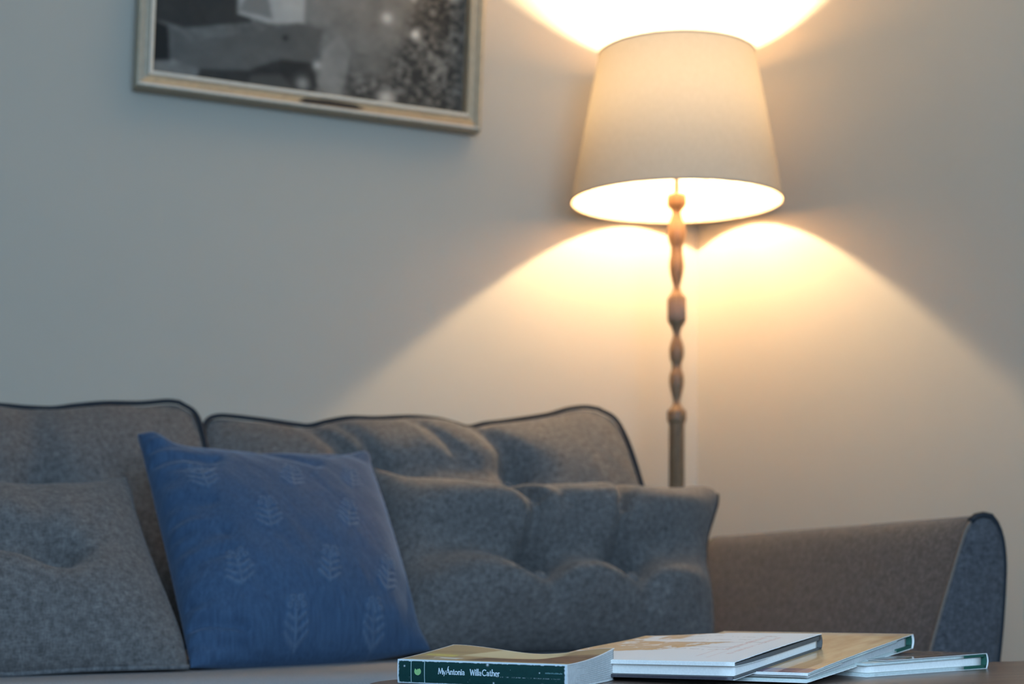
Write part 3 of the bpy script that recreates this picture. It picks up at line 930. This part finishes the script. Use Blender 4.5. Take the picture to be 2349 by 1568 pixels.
def slab(name, fr_, a0, a1, b0, b1, hb_, ht_, mats, parent, na=40, nb=40, jit=None, paint=None):
    """hb_, ht_ heights as functions of (a,b); mats: [top, side, bottom]; jit shifts the b0 edge"""
    ua = np.linspace(0, 1, na + 1); ub = np.linspace(0, 1, nb + 1)
    Ag = a0 + (a1 - a0) * ua[:, None] + 0 * ub[None]; Bg = b0 + (b1 - b0) * ub[None] + 0 * ua[:, None]
    if jit is not None:
        Bg = Bg + jit(Ag) * np.clip(1 - (Bg - b0) / (.25 * (b1 - b0)), 0, 1)
    Vt = fr_.P(Ag, Bg, ht_(Ag, Bg)).reshape(-1, 3); Vb = fr_.P(Ag, Bg, hb_(Ag, Bg)).reshape(-1, 3)
    idx = np.arange((na + 1) * (nb + 1)).reshape(na + 1, nb + 1); o_ = idx.size
    F, mi = [], []
    q = np.stack([idx[:-1, :-1], idx[1:, :-1], idx[1:, 1:], idx[:-1, 1:]], -1).reshape(-1, 4)
    F += q.tolist(); mi += [0] * len(q)
    F += (q[:, ::-1] + 2 * o_).tolist(); mi += [2] * len(q)
    # side walls have verts of their own so the edges stay crisp
    ring = list(idx[:, 0]) + list(idx[-1, 1:]) + list(idx[-2::-1, -1]) + list(idx[0, -2:0:-1])
    nR = len(ring)
    V = np.vstack([Vt, Vt[ring], np.zeros((o_ - nR, 3)), Vb]) if False else None
    V = np.vstack([Vt, np.zeros_like(Vt), Vb])
    V[o_:o_ + nR] = Vt[ring]
    extra = Vb[ring]
    base = len(V)
    V = np.vstack([V, extra])
    for i in range(nR):
        j = (i + 1) % nR
        F.append((o_ + i, base + i, base + j, o_ + j)); mi.append(1)
    used = np.zeros(len(V), bool)
    for f_ in F: used[list(f_)] = True
    rm = np.cumsum(used) - 1
    F = [tuple(int(rm[k]) for k in f_) for f_ in F]
    Pn = None
    if paint is not None:
        pc = paint(Ag, Bg).reshape(-1, 3)
        full = np.vstack([pc, np.zeros_like(pc), pc, np.zeros((nR, 3))])
        full[o_:o_ + nR] = .72
        full[base:] = .72
        Pn = full[used]
    return mesh(name, V[used], F, mats, parent, True, mi, Pn)

def ragged(seed, amp, freq=260.):
    return lambda a_: amp * (fbm(a_ * freq + 3, a_ * 0 + 1.7, seed, 3) - .5) * 2

def spine_vf(fr_, a_, b0, b1, h0, h1, bulge, th=.0022, n=14, drop=None):
    """rounded back strip of a hardback at a = a_"""
    V, F = [], []
    bs = np.linspace(b0, b1, 11)
    m_ = n + 1
    for b_ in bs:
        hh = h1 + (float(drop(np.array(a_), np.array(b_))) if drop else 0.)
        for off in (0., th):
            for k in range(n + 1):
                V.append(fr_.P(a_ - off + bulge * math.sin(PI * k / n), b_, h0 + (hh - h0) * k / n))
    for r_ in range(len(bs) - 1):
        o_, p_ = r_ * 2 * m_, (r_ + 1) * 2 * m_
        for k in range(n):
            F.append((o_ + k, o_ + k + 1, p_ + k + 1, p_ + k))
            F.append((o_ + m_ + k + 1, o_ + m_ + k, p_ + m_ + k, p_ + m_ + k + 1))
        for k in (0, n):
            F.append((o_ + k, p_ + k, p_ + m_ + k, o_ + m_ + k))
    for o_ in (0, (len(bs) - 1) * 2 * m_):
        for k in range(n):
            F.append((o_ + k + 1, o_ + k, o_ + m_ + k, o_ + m_ + k + 1))
    return V, F

# ---- white square hardback lying askew on the orange one
wb = thing('hardback_book', (.7986, -1.9397, .461), 'white square hardback with tan artwork on its jacket, topmost of the book pile', 'book', 'picture books on the coffee table')
fw = Frame((.7986, -1.9397, .4615), (.7951, .6064), .080, -.020)
L, W = .2321, .228
tn = lambda a_: .0190 + 0 * a_
bow = lambda a_, b_: .0007 * np.sin(np.clip(a_ / L, 0, 1) * PI) * np.exp(-b_ / .05) - .004 * sstep(.12, .23, b_) * 0
droop = lambda a_, b_: -.0045 * sstep(.10, .23, b_) * sstep(0.05, .23, a_)
def paint_white(a_, b_):
    c = np.ones(a_.shape + (3,)) * np.array((.80, .76, .72))
    n1 = fbm(a_ * 26, b_ * 26, 61); n2 = fbm(a_ * 90, b_ * 90, 62)
    tan = np.array((.60, .38, .20))
    # tan wash across the far left half with torn white islands
    wv = .016 * (n1 - .5) + .007 * (n2 - .5)
    lo = np.interp(b_, [.06, .077, .103, .133, .166, .21, .23], [.165, .150, .113, .083, .073, .050, .045])
    hi = np.interp(b_, [.06, .077, .11, .14, .17, .20, .23], [.158, .152, .150, .155, .160, .175, .232])
    msk = sstep(-.004, .004, a_ + wv - lo) * sstep(-.004, .004, hi - a_ + wv)
    top = sstep(.150, .160, b_ + wv) * (1 - sstep(.186, .194, b_ + wv)) * sstep(.183, .190, a_ + wv)
    edge_ = sstep(.208, .214, b_ + .4 * wv) * sstep(.035, .05, a_)
    lft = sstep(.186, .192, b_) * sstep(.05, .06, a_ + wv) * (1 - sstep(.160, .168, a_ + wv))
    far = sstep(.226, .229, a_) * (b_ > .12)
    msk = np.clip(np.maximum.reduce([msk, top, edge_, lft, far]), 0, 1)
    isl = sstep(.60, .66, n2 + .25 * (n1 - .5)) * .8
    msk = msk * (1 - isl) * (.75 + .4 * n1)
    msk = np.clip(msk, 0, 1)
    c = c * (1 - msk[..., None]) + tan * msk[..., None]
    # fine sketch lines
    for k, (a0_, b0_, b1_) in enumerate(((.095, .05, .17), (.108, .045, .15), (.150, .03, .16), (.175, .05, .20), (.200, .04, .21))):
        d = np.abs(a_ - a0_ - .012 * (fbm(b_ * 40, b_ * 0 + k, 70 + k) - .5) * 2)
        k_ = np.exp(-(d / .0014) ** 2) * ((b_ > b0_) & (b_ < b1_)) * .55 * (fbm(b_ * 120, a_ * 0 + k, 90 + k) > .4)
        c = c * (1 - k_[..., None]) + np.array((.33, .22, .15)) * k_[..., None]
    # faded red-brown writing in four rows running along the short way, too worn to read
    for r_, (b_row, hgt, a0_, a1_, kk) in enumerate(((.052, .0075, .085, .205, .55), (.034, .0065, .055, .195, .45), (.062, .0035, .035, .09, .35), (.046, .0032, .028, .08, .32))):
        tt = (b_ - b_row) / hgt
        cell = np.floor(a_ / (hgt * .95)); fa = a_ / (hgt * .95) - cell
        h1 = (np.sin(cell * 12.9898 + r_ * 4.1) * 43758.5453) % 1
        up = (np.abs(fa - .25) < .13) & (np.abs(tt) < .5)
        bar = (np.abs(tt - (h1 - .5) * .8) < .13) & (fa < .75) & (fa > .12)
        rt = (np.abs(fa - .68) < .11) & (tt < .5) & (tt > -.5) & (h1 > .35)
        g_ = (up | bar | rt) & (a_ > a0_) & (a_ < a1_) & (h1 > .12)
        k_ = g_ * kk
        c = c * (1 - k_[..., None]) + np.array((.62, .27, .17)) * k_[..., None]
    return c
pgt = lambda a_: .0112 + .0026 * np.exp(-np.clip(a_, 0, 1) / .035)
pages = slab('page_block', fw, .0035, L - .006, .003, W - .003, lambda a_, b_: .0034 + 0 * a_, lambda a_, b_: pgt(a_) + 0 * b_ + droop(a_, b_), [M['paper']] * 3, wb, 40, 12)
slab('back_board', fw, 0, L, 0, W, lambda a_, b_: .0006 + 0 * a_, lambda a_, b_: .0032 + 0 * a_, [M['grey_board']] * 3, wb, 20, 8)
slab('front_board', fw, .0006, L, .0008, W, lambda a_, b_: pgt(a_) + .0005 + droop(a_, b_), lambda a_, b_: .0166 - .0006 * np.sin(a_ / L * PI) + droop(a_, b_), [M['grey_board']] * 3, wb, 30, 20)  # grey board, thickened to fill the space between pages and jacket
j1 = slab('dust_jacket', fw, -.0012, L + .0005, -.0002, W, lambda a_, b_: .0178 + bow(a_, b_) + droop(a_, b_), lambda a_, b_: .0186 + bow(a_, b_) + droop(a_, b_), [M['cover'], M['white_card'], M['white_card']], wb, 320, 300, ragged(12, .0008), paint_white)
# jacket folds round the fore edges
slab('jacket_fold', fw, -.0016, .0002, 0, W, lambda a_, b_: .0143 + 0 * a_, lambda a_, b_: .0183 + 0 * a_, [M['white_card']] * 3, j1, 2, 20)
slab('back_jacket', fw, -.0014, L + .001, -.0002, W, lambda a_, b_: 0 * a_, lambda a_, b_: .0006 + 0 * a_, [M['dark_jacket'], M['white_card'], M['dark_jacket']], wb, 120, 8, ragged(15, .0006))
slab('back_jacket_fold', fw, -.0018, 0, .0015, W, lambda a_, b_: .0 + 0 * a_, lambda a_, b_: .0030 + 0 * a_, [M['dark_jacket']] * 3, wb, 2, 20)
v, f_ = spine_vf(fw, L, 0, W, .0002, .0180, .0042, drop=droop); mesh('spine', v, f_, M['grey_board'], wb)
slab('loose_endpaper', fw, .001, .085, -.0003, W * .9, lambda a_, b_: pgt(a_) + .0001, lambda a_, b_: pgt(a_) + .0004, [M['paper']] * 3, wb, 20, 6)

# ---- orange covered picture book, leaning on the thin one
ob = thing('hardback_book', (.8777, -1.952, .4575), 'glossy orange covered picture book with green cloth spine under the white book', 'book', 'picture books on the coffee table')
fo = Frame((.8777, -1.952, .4575), (.7862, .6179), .0525, -.014)
L2, W2 = .3344, .25
th = lambda a_: .0100 + .0070 * np.clip(a_ / L2, 0, 1) ** .9
def paint_orange(a_, b_):
    n1 = fbm(a_ * 10 + b_ * 6, b_ * 60, 81); n2 = fbm(a_ * 40, b_ * 120, 82); 
    t = np.clip(.5 + 1.5 * (n1 - .5) + .8 * (n2 - .5), 0, 1)[..., None]
    c = np.array((.56, .32, .13)) * (1 - t) + np.array((.74, .53, .28)) * t
    g_ = sstep(.12, .015, a_)[..., None] * .5
    c = c * (1 - g_) + np.array((.60, .34, .16)) * g_
    # mauve strip along the fore edge, its border wavy
    k_ = (1 - sstep(.022, .030, a_ + .006 * (fbm(b_ * 60, b_ * 0, 83) - .5)))[..., None]
    mv = np.array((.20, .10, .135)) * (.6 + .9 * fbm(a_ * 300, b_ * 300, 84))[..., None]
    c = c * (1 - k_) + mv * k_
    k2 = (np.exp(-((a_ - L2 + .012) / .009) ** 2) * .5)[..., None]
    return c * (1 - k2) + np.array((.45, .40, .36)) * k2
lift = lambda a_, b_: .0014 * np.sin(np.clip(a_ / L2, 0, 1) * PI)
slab('page_block', fo, .006, L2 - .014, .0035, W2 - .003, lambda a_, b_: .0034 + 0 * a_, lambda a_, b_: th(a_) - .0030 + 0 * b_, [M['page_cream']] * 3, ob, 40, 10)
slab('back_board', fo, .001, L2 - .055, .001, W2, lambda a_, b_: .0006 + 0 * a_, lambda a_, b_: .0032 + 0 * a_, [M['cream_board']] * 3, ob, 20, 8)
slab('cloth_spine_strip', fo, L2 - .055, L2, .001, W2, lambda a_, b_: .0006 + 0 * a_, lambda a_, b_: .0046 + 0 * a_, [M['green_cloth']] * 3, ob, 12, 6)
slab('front_board', fo, .001, L2 - .05, .001, W2, lambda a_, b_: th(a_) - .0027, lambda a_, b_: th(a_) - .0009, [M['cream_board']] * 3, ob, 40, 8)
jo = slab('dust_jacket', fo, -.002, L2 + .003, 0, W2, lambda a_, b_: th(a_) - .0006 + lift(a_, b_) * .5, lambda a_, b_: th(a_) + .0002 + lift(a_, b_) * .5, [M['cover2'], M['white_card'], M['white_card']], ob, 200, 160, ragged(22, .0008), paint_orange)
slab('jacket_fold', fo, -.0026, -.0006, 0, W2, lambda a_, b_: .0072 + 0 * a_, lambda a_, b_: .0098 + 0 * a_, [M['white_card']] * 3, jo, 2, 20)
slab('back_jacket', fo, -.004, L2 + .003, 0, W2, lambda a_, b_: 0 * a_, lambda a_, b_: .0006 + 0 * a_, [M['white_card']] * 3, ob, 120, 6, ragged(25, .0012))
v, f_ = spine_vf(fo, L2, .0012, W2, .001, .0158, .003); mesh('spine', v, f_, M['green_cloth'], ob)
v, f_ = spine_vf(fo, L2 + .003, 0, W2, .0003, .0174, .0042, .0008); mesh('jacket_spine', v, f_, M['white_card'], ob)
slab('loose_leaf', fo, -.001, .10, .0005, W2 * .9, lambda a_, b_: .0056 + .028 * a_, lambda a_, b_: .0060 + .028 * a_, [M['paper']] * 3, ob, 16, 6)

# ---- thin picture book with green spine
tb = thing('hardback_book', (.9946, -1.8765, TZ), 'thin cream hardback with green cloth spine flat on the table, lowest of the books', 'book', 'picture books on the coffee table')
ft = Frame((.9946, -1.8765, TZ + .0002), (.954, .2997), 0., 0.)
L3, W3 = .2129, .155
th3 = lambda a_, b_: .0162 + .0016 * np.clip(a_ / L3, 0, 1) - .028 * np.clip(b_ - .02, 0, 1)
def paint_thin(a_, b_):
    n1 = fbm(a_ * 40, b_ * 40, 86)[..., None]
    c = np.array((.075, .055, .052)) * (.6 + .8 * n1)
    return c
slab('page_block', ft, .004, L3 - .006, .003, W3 - .003, lambda a_, b_: .0043 + 0 * a_, lambda a_, b_: th3(a_, b_) - .0044, [M['paper']] * 3, tb, 14, 10)
slab('back_board', ft, 0, L3 - .042, 0, W3, lambda a_, b_: .0005 + 0 * a_, lambda a_, b_: .0040 + 0 * a_, [M['cream_board']] * 3, tb, 10, 6)
slab('cloth_strip', ft, L3 - .042, L3, 0, W3, lambda a_, b_: .0005 + 0 * a_, lambda a_, b_: .0043 + 0 * a_, [M['green_cloth']] * 3, tb, 6, 6)
slab('front_board', ft, 0, L3 - .042, 0, W3, lambda a_, b_: th3(a_, b_) - .0038, lambda a_, b_: th3(a_, b_) - .0012, [M['cream_board']] * 3, tb, 14, 10)
slab('cloth_strip', ft, L3 - .042, L3, 0, W3, lambda a_, b_: th3(a_, b_) - .0036, lambda a_, b_: th3(a_, b_) - .0008, [M['green_cloth']] * 3, tb, 6, 10)
slab('dust_jacket', ft, .035, L3 + .002, .0004, W3, lambda a_, b_: th3(a_, b_) - .0004, lambda a_, b_: th3(a_, b_) + .0002, [M['cover2'], M['white_card'], M['white_card']], tb, 140, 40, ragged(32, .001), paint_thin)
slab('back_jacket', ft, .0, L3 + .002, -.0002, W3, lambda a_, b_: 0 * a_, lambda a_, b_: .0005 + 0 * a_, [M['white_card']] * 3, tb, 100, 6, ragged(35, .0008))
v, f_ = spine_vf(ft, L3, 0, W3, .001, .0172, .002, drop=lambda a_, b_: -.028 * np.clip(b_ - .02, 0, 1)); mesh('spine', v, f_, M['green_cloth'], tb)
v, f_ = spine_vf(ft, L3 + .002, 0, W3, .0002, .0178, .0026, .0006, drop=lambda a_, b_: -.028 * np.clip(b_ - .02, 0, 1)); mesh('jacket_spine', v, f_, M['white_card'], tb)

# ---- paperback
pb = thing('paperback_book', (.487, -1.7719, TZ), 'worn paperback with a green spine and curling cover at the end of the table', 'book')
fp = Frame((.487, -1.7719, TZ + .0004), (.7049, -.7095), 0., 0.)
L4, W4, H4 = .195, .129, .0252
def curl(a_, b_):
    t = np.clip(b_ / W4, 0, 1)
    endc = .0095 * sstep(.075, .195, a_) ** 2 * t ** 2.2
    startc = .0085 * (1 - sstep(0., .115, a_)) * t ** 1.25
    midc = .0004 * np.sin(np.clip(a_ / L4, 0, 1) * PI) * t
    return endc + startc + midc
fan = lambda a_, b_: curl(a_, b_) * .96
def paint_pb(a_, b_):
    n1 = fbm(a_ * 20, b_ * 70, 91); n2 = fbm(a_ * 60, b_ * 160, 92)
    c = np.ones(a_.shape + (3,)) * np.array((.36, .255, .13))
    pale = np.array((.58, .50, .30))
    k_ = sstep(.052, .060, a_ - .25 * (b_ - .09) + .006 * (n1 - .5))[..., None] * sstep(.045, .065, b_)[..., None] * .9
    c = c * (1 - k_) + pale * k_
    lim = .050 + .10 * np.clip(a_ - .10, 0, 1) + .035 * sstep(.135, .16, a_)
    dk = sstep(.060, .080, a_ - .35 * (b_ - .02) + .015 * (n2 - .5)) * (1 - sstep(-.006, .006, b_ - lim + .012 * (n1 - .5))) * sstep(.010, .016, b_ + .004 * (n2 - .5))
    dk = np.clip(dk * (.70 + .55 * n1), 0, 1)[..., None]
    c = c * (1 - dk) + (np.array((.085, .050, .040)) * (.6 + .9 * n2[..., None])) * dk
    far = (sstep(.140, .155, a_) * sstep(.085, .095, b_) * .75)[..., None]
    c = c * (1 - far) + np.array((.26, .16, .08)) * far
    lft = ((1 - sstep(.045, .07, a_)) * np.exp(-((b_ - .022) / .012) ** 2) * .7 * n1)[..., None]
    c = c * (1 - lft) + np.array((.12, .085, .06)) * lft
    wd = ((1 - sstep(.045, .052, a_ - .2 * (b_ - .06))) * np.exp(-((b_ - .075 - .3 * a_ + .008) / .010) ** 2) * .35)[..., None]
    c = c * (1 - wd) + np.array((.20, .14, .07)) * wd
    yl = (np.exp(-((b_ - .048 - .0 * a_) / .008) ** 2) * ((a_ > .008) & (a_ < .045)) * (n2 > .42) * .8)[..., None]
    c = c * (1 - yl) + np.array((.55, .48, .10)) * yl
    wh = (np.exp(-((b_ - .026) / .006) ** 2) * ((a_ > .028) & (a_ < .062)) * (n2 > .45) * .9)[..., None]
    c = c * (1 - wh) + np.array((.66, .66, .62)) * wh
    g_ = (sstep(.016, .003, b_) * .7)[..., None]
    c = c * (1 - g_) + np.array((.42, .40, .31)) * g_
    e = np.minimum(np.minimum(b_, W4 - b_), np.minimum(a_, L4 - a_))
    w_ = (1 - sstep(.0004, .0016 + .0016 * n2, e))[..., None]
    c = c * (1 - w_) + np.array((.75, .76, .77)) * w_
    return c
tu = lambda a_, b_: H4 - .0008 + fan(a_, b_)
slab('page_block', fp, .0012, L4 - .0006, .001, W4 - .001, lambda a_, b_: .0008 + 0 * a_, tu, [M['page_cream']] * 3, pb, 50, 40)
# page fan at the tail: leaf edges spread by the curl
vv, ff = [], []
for k in range(1, 13):
    t = k / 13.
    bb = np.linspace(.02 + .03 * random.random(), W4 - .0012, 30)
    for i in range(29):
        for (b_, dz) in ((bb[i], 0.), (bb[i + 1], 0.), (bb[i + 1], .0005), (bb[i], .0005)):
            h = .0008 + t * (H4 - .0016 + float(fan(L4, b_))) + dz * (.25 + b_ / W4)
            vv.append(fp.P(L4 - .0002, b_, h))
        n = len(vv); ff.append((n - 4, n - 3, n - 2, n - 1))
mesh('page_gaps', vv, ff, mat_plain('page_gap', (.43, .42, .40), .9, .05, 300), pb, False)
cvr = slab('front_cover', fp, 0, L4, -.0002, W4, lambda a_, b_: H4 - .0006 + curl(a_, b_), lambda a_, b_: H4 - .0001 + curl(a_, b_), [M['softcover'], M['white_card'], M['white_card']], pb, 200, 140, None, paint_pb)
slab('back_cover', fp, 0, L4, -.0002, W4, lambda a_, b_: 0 * a_ + .0001, lambda a_, b_: .0007 + 0 * a_, [M['white_card']] * 3, pb, 10, 6)
# spine: white card showing where the green print has worn off at the edges
na, nb = 420, 70
ga, gh = np.meshgrid(np.linspace(0, L4, na), np.linspace(0, 1, nb), indexing='ij')
wr1 = fbm(ga * 420, gh * 12, 101, 4); wr2 = fbm(ga * 900, gh * 20, 102, 3)
eh = np.minimum(gh, 1 - gh) * H4
ea = np.minimum(ga, L4 - ga)
wear = np.maximum(1 - sstep(.0005 + .0005 * (gh > .5), .0011 + .0006 * (gh > .5), eh - .0016 * np.clip(wr1 - .45, 0, 1) - .0002), 1 - sstep(.0008, .0022, ea - .0022 * (wr1 - .5) - .0006 * (ga > L4 / 2)))
rc = np.hypot(np.clip(.005 - ea, 0, 1), np.clip(.0045 - eh, 0, 1)); wear = np.maximum(wear, sstep(.0044, .0052, rc))
wear = np.maximum(wear, sstep(.86, .92, wr2) * .7)
for sa, sh_, sr in ((.0085, .72, .0008), (.168, .12, .0012), (.113, .14, .0008), (.165, .62, .0006), (.106, .88, .0012)):
    wear = np.maximum(wear, np.exp(-(np.hypot(ga - sa, (gh - sh_) * H4) / sr) ** 2))
scr = np.exp(-((gh - .40) / .018) ** 2) * ((ga > .115) & (ga < .188)) * sstep(.45, .62, wr2) * .35
wear = np.clip(np.maximum(wear, scr), 0, 1)[..., None]
pc = np.array((.003, .036, .033)) * (.85 + .3 * wr1[..., None]) * (1 - wear) + np.array((.62, .68, .70)) * wear
V = []
for i in range(na):
    for j in range(nb):
        t = gh[i, j]
        V.append(fp.P(ga[i, j], -.0011 * math.sin(PI * t) ** .5 - .0004, .0001 + t * H4))
V = np.array(V); idx = np.arange(na * nb).reshape(na, nb)
Q = np.stack([idx[:-1, :-1], idx[1:, :-1], idx[1:, 1:], idx[:-1, 1:]], -1).reshape(-1, 4)
sp = mesh('spine', V, Q, M['spine'], pb, True, None, pc.reshape(-1, 3))

# spine lettering, cut as thin strokes
def arc(cx_, cy_, rx, ry, a0, a1, n=14):
    return [(cx_ + rx * math.cos(math.radians(a0 + (a1 - a0) * k / n)), cy_ + ry * math.sin(math.radians(a0 + (a1 - a0) * k / n))) for k in range(n + 1)]
GL = {
 'M': (.98, [([(.04, 0), (.17, 1)], .09), ([(.17, 1), (.46, .12)], .15), ([(.46, .12), (.76, 1)], .08), ([(.76, 1), (.90, 0)], .16), ([(-.02, .03), (.14, .03)], .06), ([(.80, .03), (1., .03)], .06)]),
 'y': (.52, [([(.02, .60), (.27, .02)], .14), ([(.50, .60), (.27, .02), (.13, -.30)], .08), ([(-.04, .60), (.12, .60)], .05), ([(.42, .60), (.56, .60)], .05)]),
 'Á': (.82, [([(.06, 0), (.40, 1)], .08), ([(.40, 1), (.74, 0)], .16), ([(.18, .33), (.62, .33)], .07), ([(-.02, .03), (.16, .03)], .05), ([(.62, .03), (.86, .03)], .05), ([(.42, 1.10), (.54, 1.34)], .11)]),
 'n': (.56, [([(.10, 0), (.10, .60)], .13), ([(.10, .44)] + arc(.28, .42, .17, .17, 160, 0, 8) + [(.45, 0)], .12), ([(0, .03), (.2, .03)], .05), ([(.36, .03), (.55, .03)], .05)]),
 't': (.38, [([(.16, .84), (.16, .10), (.24, .02), (.34, .05)], .12), ([(0, .58), (.34, .58)], .07)]),
 'o': (.58, [(arc(.27, .30, .22, .28, 0, 360, 22), .11)]),
 'i': (.26, [([(.11, 0), (.11, .60)], .13), ([(.11, .76), (.11, .88)], .14), ([(0, .03), (.22, .03)], .05)]),
 'a': (.52, [([(.07, .48)] + arc(.22, .44, .17, .15, 140, 0, 8) + [(.39, .05), (.46, .02)], .11), (arc(.22, .17, .16, .15, 60, 330, 12), .10)]),
 'W': (1.02, [([(.04, 1), (.28, .02)], .15), ([(.28, .02), (.50, .88)], .08), ([(.50, .88), (.74, .02)], .15), ([(.74, .02), (.97, 1)], .08), ([(-.05, .98), (.14, .98)], .05), ([(.88, .98), (1.06, .98)], .05)]),
 'l': (.26, [([(.11, 0), (.11, 1.08)], .13), ([(0, .03), (.22, .03)], .05)]),
 'C': (.78, [(arc(.42, .50, .37, .48, 50, 310, 22), .12), ([(.68, .80), (.68, .98)], .06)]),
 'h': (.56, [([(.10, 0), (.10, 1.08)], .13), ([(.10, .44)] + arc(.28, .42, .17, .17, 160, 0, 8) + [(.45, 0)], .12), ([(0, .03), (.2, .03)], .05), ([(.36, .03), (.55, .03)], .05)]),
 'e': (.50, [([(.06, .32), (.43, .34)], .07), (arc(.25, .30, .20, .28, 8, 315, 18), .11)]),
 'r': (.40, [([(.10, 0), (.10, .60)], .13), ([(.10, .42), (.20, .56), (.34, .55)], .11), ([(0, .03), (.2, .03)], .05)]),
}
def stroke_quads(pts, w):
    P_ = [np.array(p) for p in pts]
    out_ = []
    for p, q in zip(P_[:-1], P_[1:]):
        d = q - p; ln = np.hypot(*d)
        if ln < 1e-9: continue
        d = d / ln; nrm = np.array((-d[1], d[0])) * w / 2; e = d * w * .22
        out_.append([p - e - nrm, q + e - nrm, q + e + nrm, p - e + nrm])
    return out_
def spine_pt(a_, hh, lift_=.0004):
    t = hh / H4
    return fp.P(a_, -.0011 * math.sin(PI * max(0.001, min(.999, t))) ** .5 - .0004 - lift_, .0001 + hh)
def word(text, a0, a1, base, cap, name, mat):
    tot = sum(GL[c][0] for c in text) - .06
    sx = (a1 - a0) / tot
    V, F = [], []
    x = 0
    li = 0
    for c in text:
        adv, st_ = GL[c]
        for pts, w in st_:
            pts2 = [((x + p[0]) * sx, p[1] * cap) for p in pts]
            for q in stroke_quads(pts2, w * (sx + cap) / 2 * 1.32):
                li += 1
                b_ = len(V)
                for p in q: V.append(spine_pt(a0 + p[0], base + p[1], .00025 + .000004 * (li % 9)))
                F.append((b_, b_ + 1, b_ + 2, b_ + 3))
        x += adv
    return mesh(name, V, F, mat, sp, False)
word('MyÁntonia', .0488, .0797, .0108, .0062, 'title_lettering', M['letters'])
word('Willa', .0861, .0991, .0108, .0062, 'author_lettering', M['letters'])
word('Cather', .1001, .1201, .0108, .0062, 'author_lettering', M['letters'])
# publisher mark: bitten apple
V = []
app = arc(0, 0, .0040, .0038, -60, 62, 14) + [(.0012, .0025), (-.0002, .0028), (-.0010, .0012), (-.0019, .0022), (-.0033, .0031)] + arc(0, 0, .0040, .0040, 150, 292, 16)
for x, y in app: V.append(spine_pt(.0246 + x, .0128 + y, .0004))
mesh('spine_emblem', V, [tuple(range(len(V)))], M['logo'], sp, False)
V, F = [], []
for a_ in (.0166, .0326):
    b_ = len(V)
    for k in range(13):
        for s_ in (-1, 1): V.append(spine_pt(a_ + s_ * .00035, .0006 + (H4 - .0012) * k / 12, .0003))
    for k in range(12):
        F.append((b_ + 2 * k, b_ + 2 * k + 1, b_ + 2 * k + 3, b_ + 2 * k + 2))
mesh('spine_rule', V, F, M['line'], sp, False)
# rubbed small print near the tail, no longer legible
V, F = [], []
r2 = random.Random(3)
x = .1715
while x < .1895:
    w = r2.uniform(.0006, .0012); h = r2.uniform(.0009, .0016)
    b_ = len(V)
    for p in ((x, .0150), (x + w, .0150), (x + w, .0150 + h), (x, .0150 + h)): V.append(spine_pt(p[0], p[1], .0003))
    F.append((b_, b_ + 1, b_ + 2, b_ + 3))
    x += w + r2.uniform(.0002, .0006)
mesh('worn_small_print', V, F, M['faint'], sp, False)

# ================================================================== LIGHT
wl = bpy.data.lights.new('window_daylight', 'AREA')
wl.shape = 'RECTANGLE'; wl.size = WX1 - WX0 - .1; wl.size_y = WZ1 - WZ0 - .1
wl.energy = 110; wl.color = (.40, .67, 1.)
wo = bpy.data.objects.new('window_daylight', wl); COL.objects.link(wo)
wo.location = ((WX0 + WX1) / 2, Y0 - .16, (WZ0 + WZ1) / 2)
wo.rotation_euler = (PI / 2, 0, 0)
w = bpy.data.worlds.new('World'); SC.world = w; w.use_nodes = True
w.node_tree.nodes['Background'].inputs[0].default_value = (.55, .72, 1., 1)
w.node_tree.nodes['Background'].inputs[1].default_value = .6

# ================================================================== CAMERA
cam = bpy.data.cameras.new('camera'); co = bpy.data.objects.new('camera', cam); COL.objects.link(co)
co.location = (0, -3.463, .6)
co.rotation_euler = (PI / 2, 0, math.radians(-20))
cam.sensor_width = 36; cam.lens = 3800 / 2349 * 36
cam.shift_y = (1250 - 784) / 2349
cam.clip_start = .05
cam.dof.use_dof = True
cam.dof.focus_distance = 1.76
cam.dof.aperture_fstop = 5.0
SC.camera = co

SC.view_settings.view_transform = 'Standard'
SC.view_settings.look = 'None'
SC.view_settings.gamma = 1
SC.view_settings.use_curve_mapping = False
SC.view_settings.exposure = 0
SC.cycles.use_denoising = True
SC.cycles.sample_clamp_indirect = 8
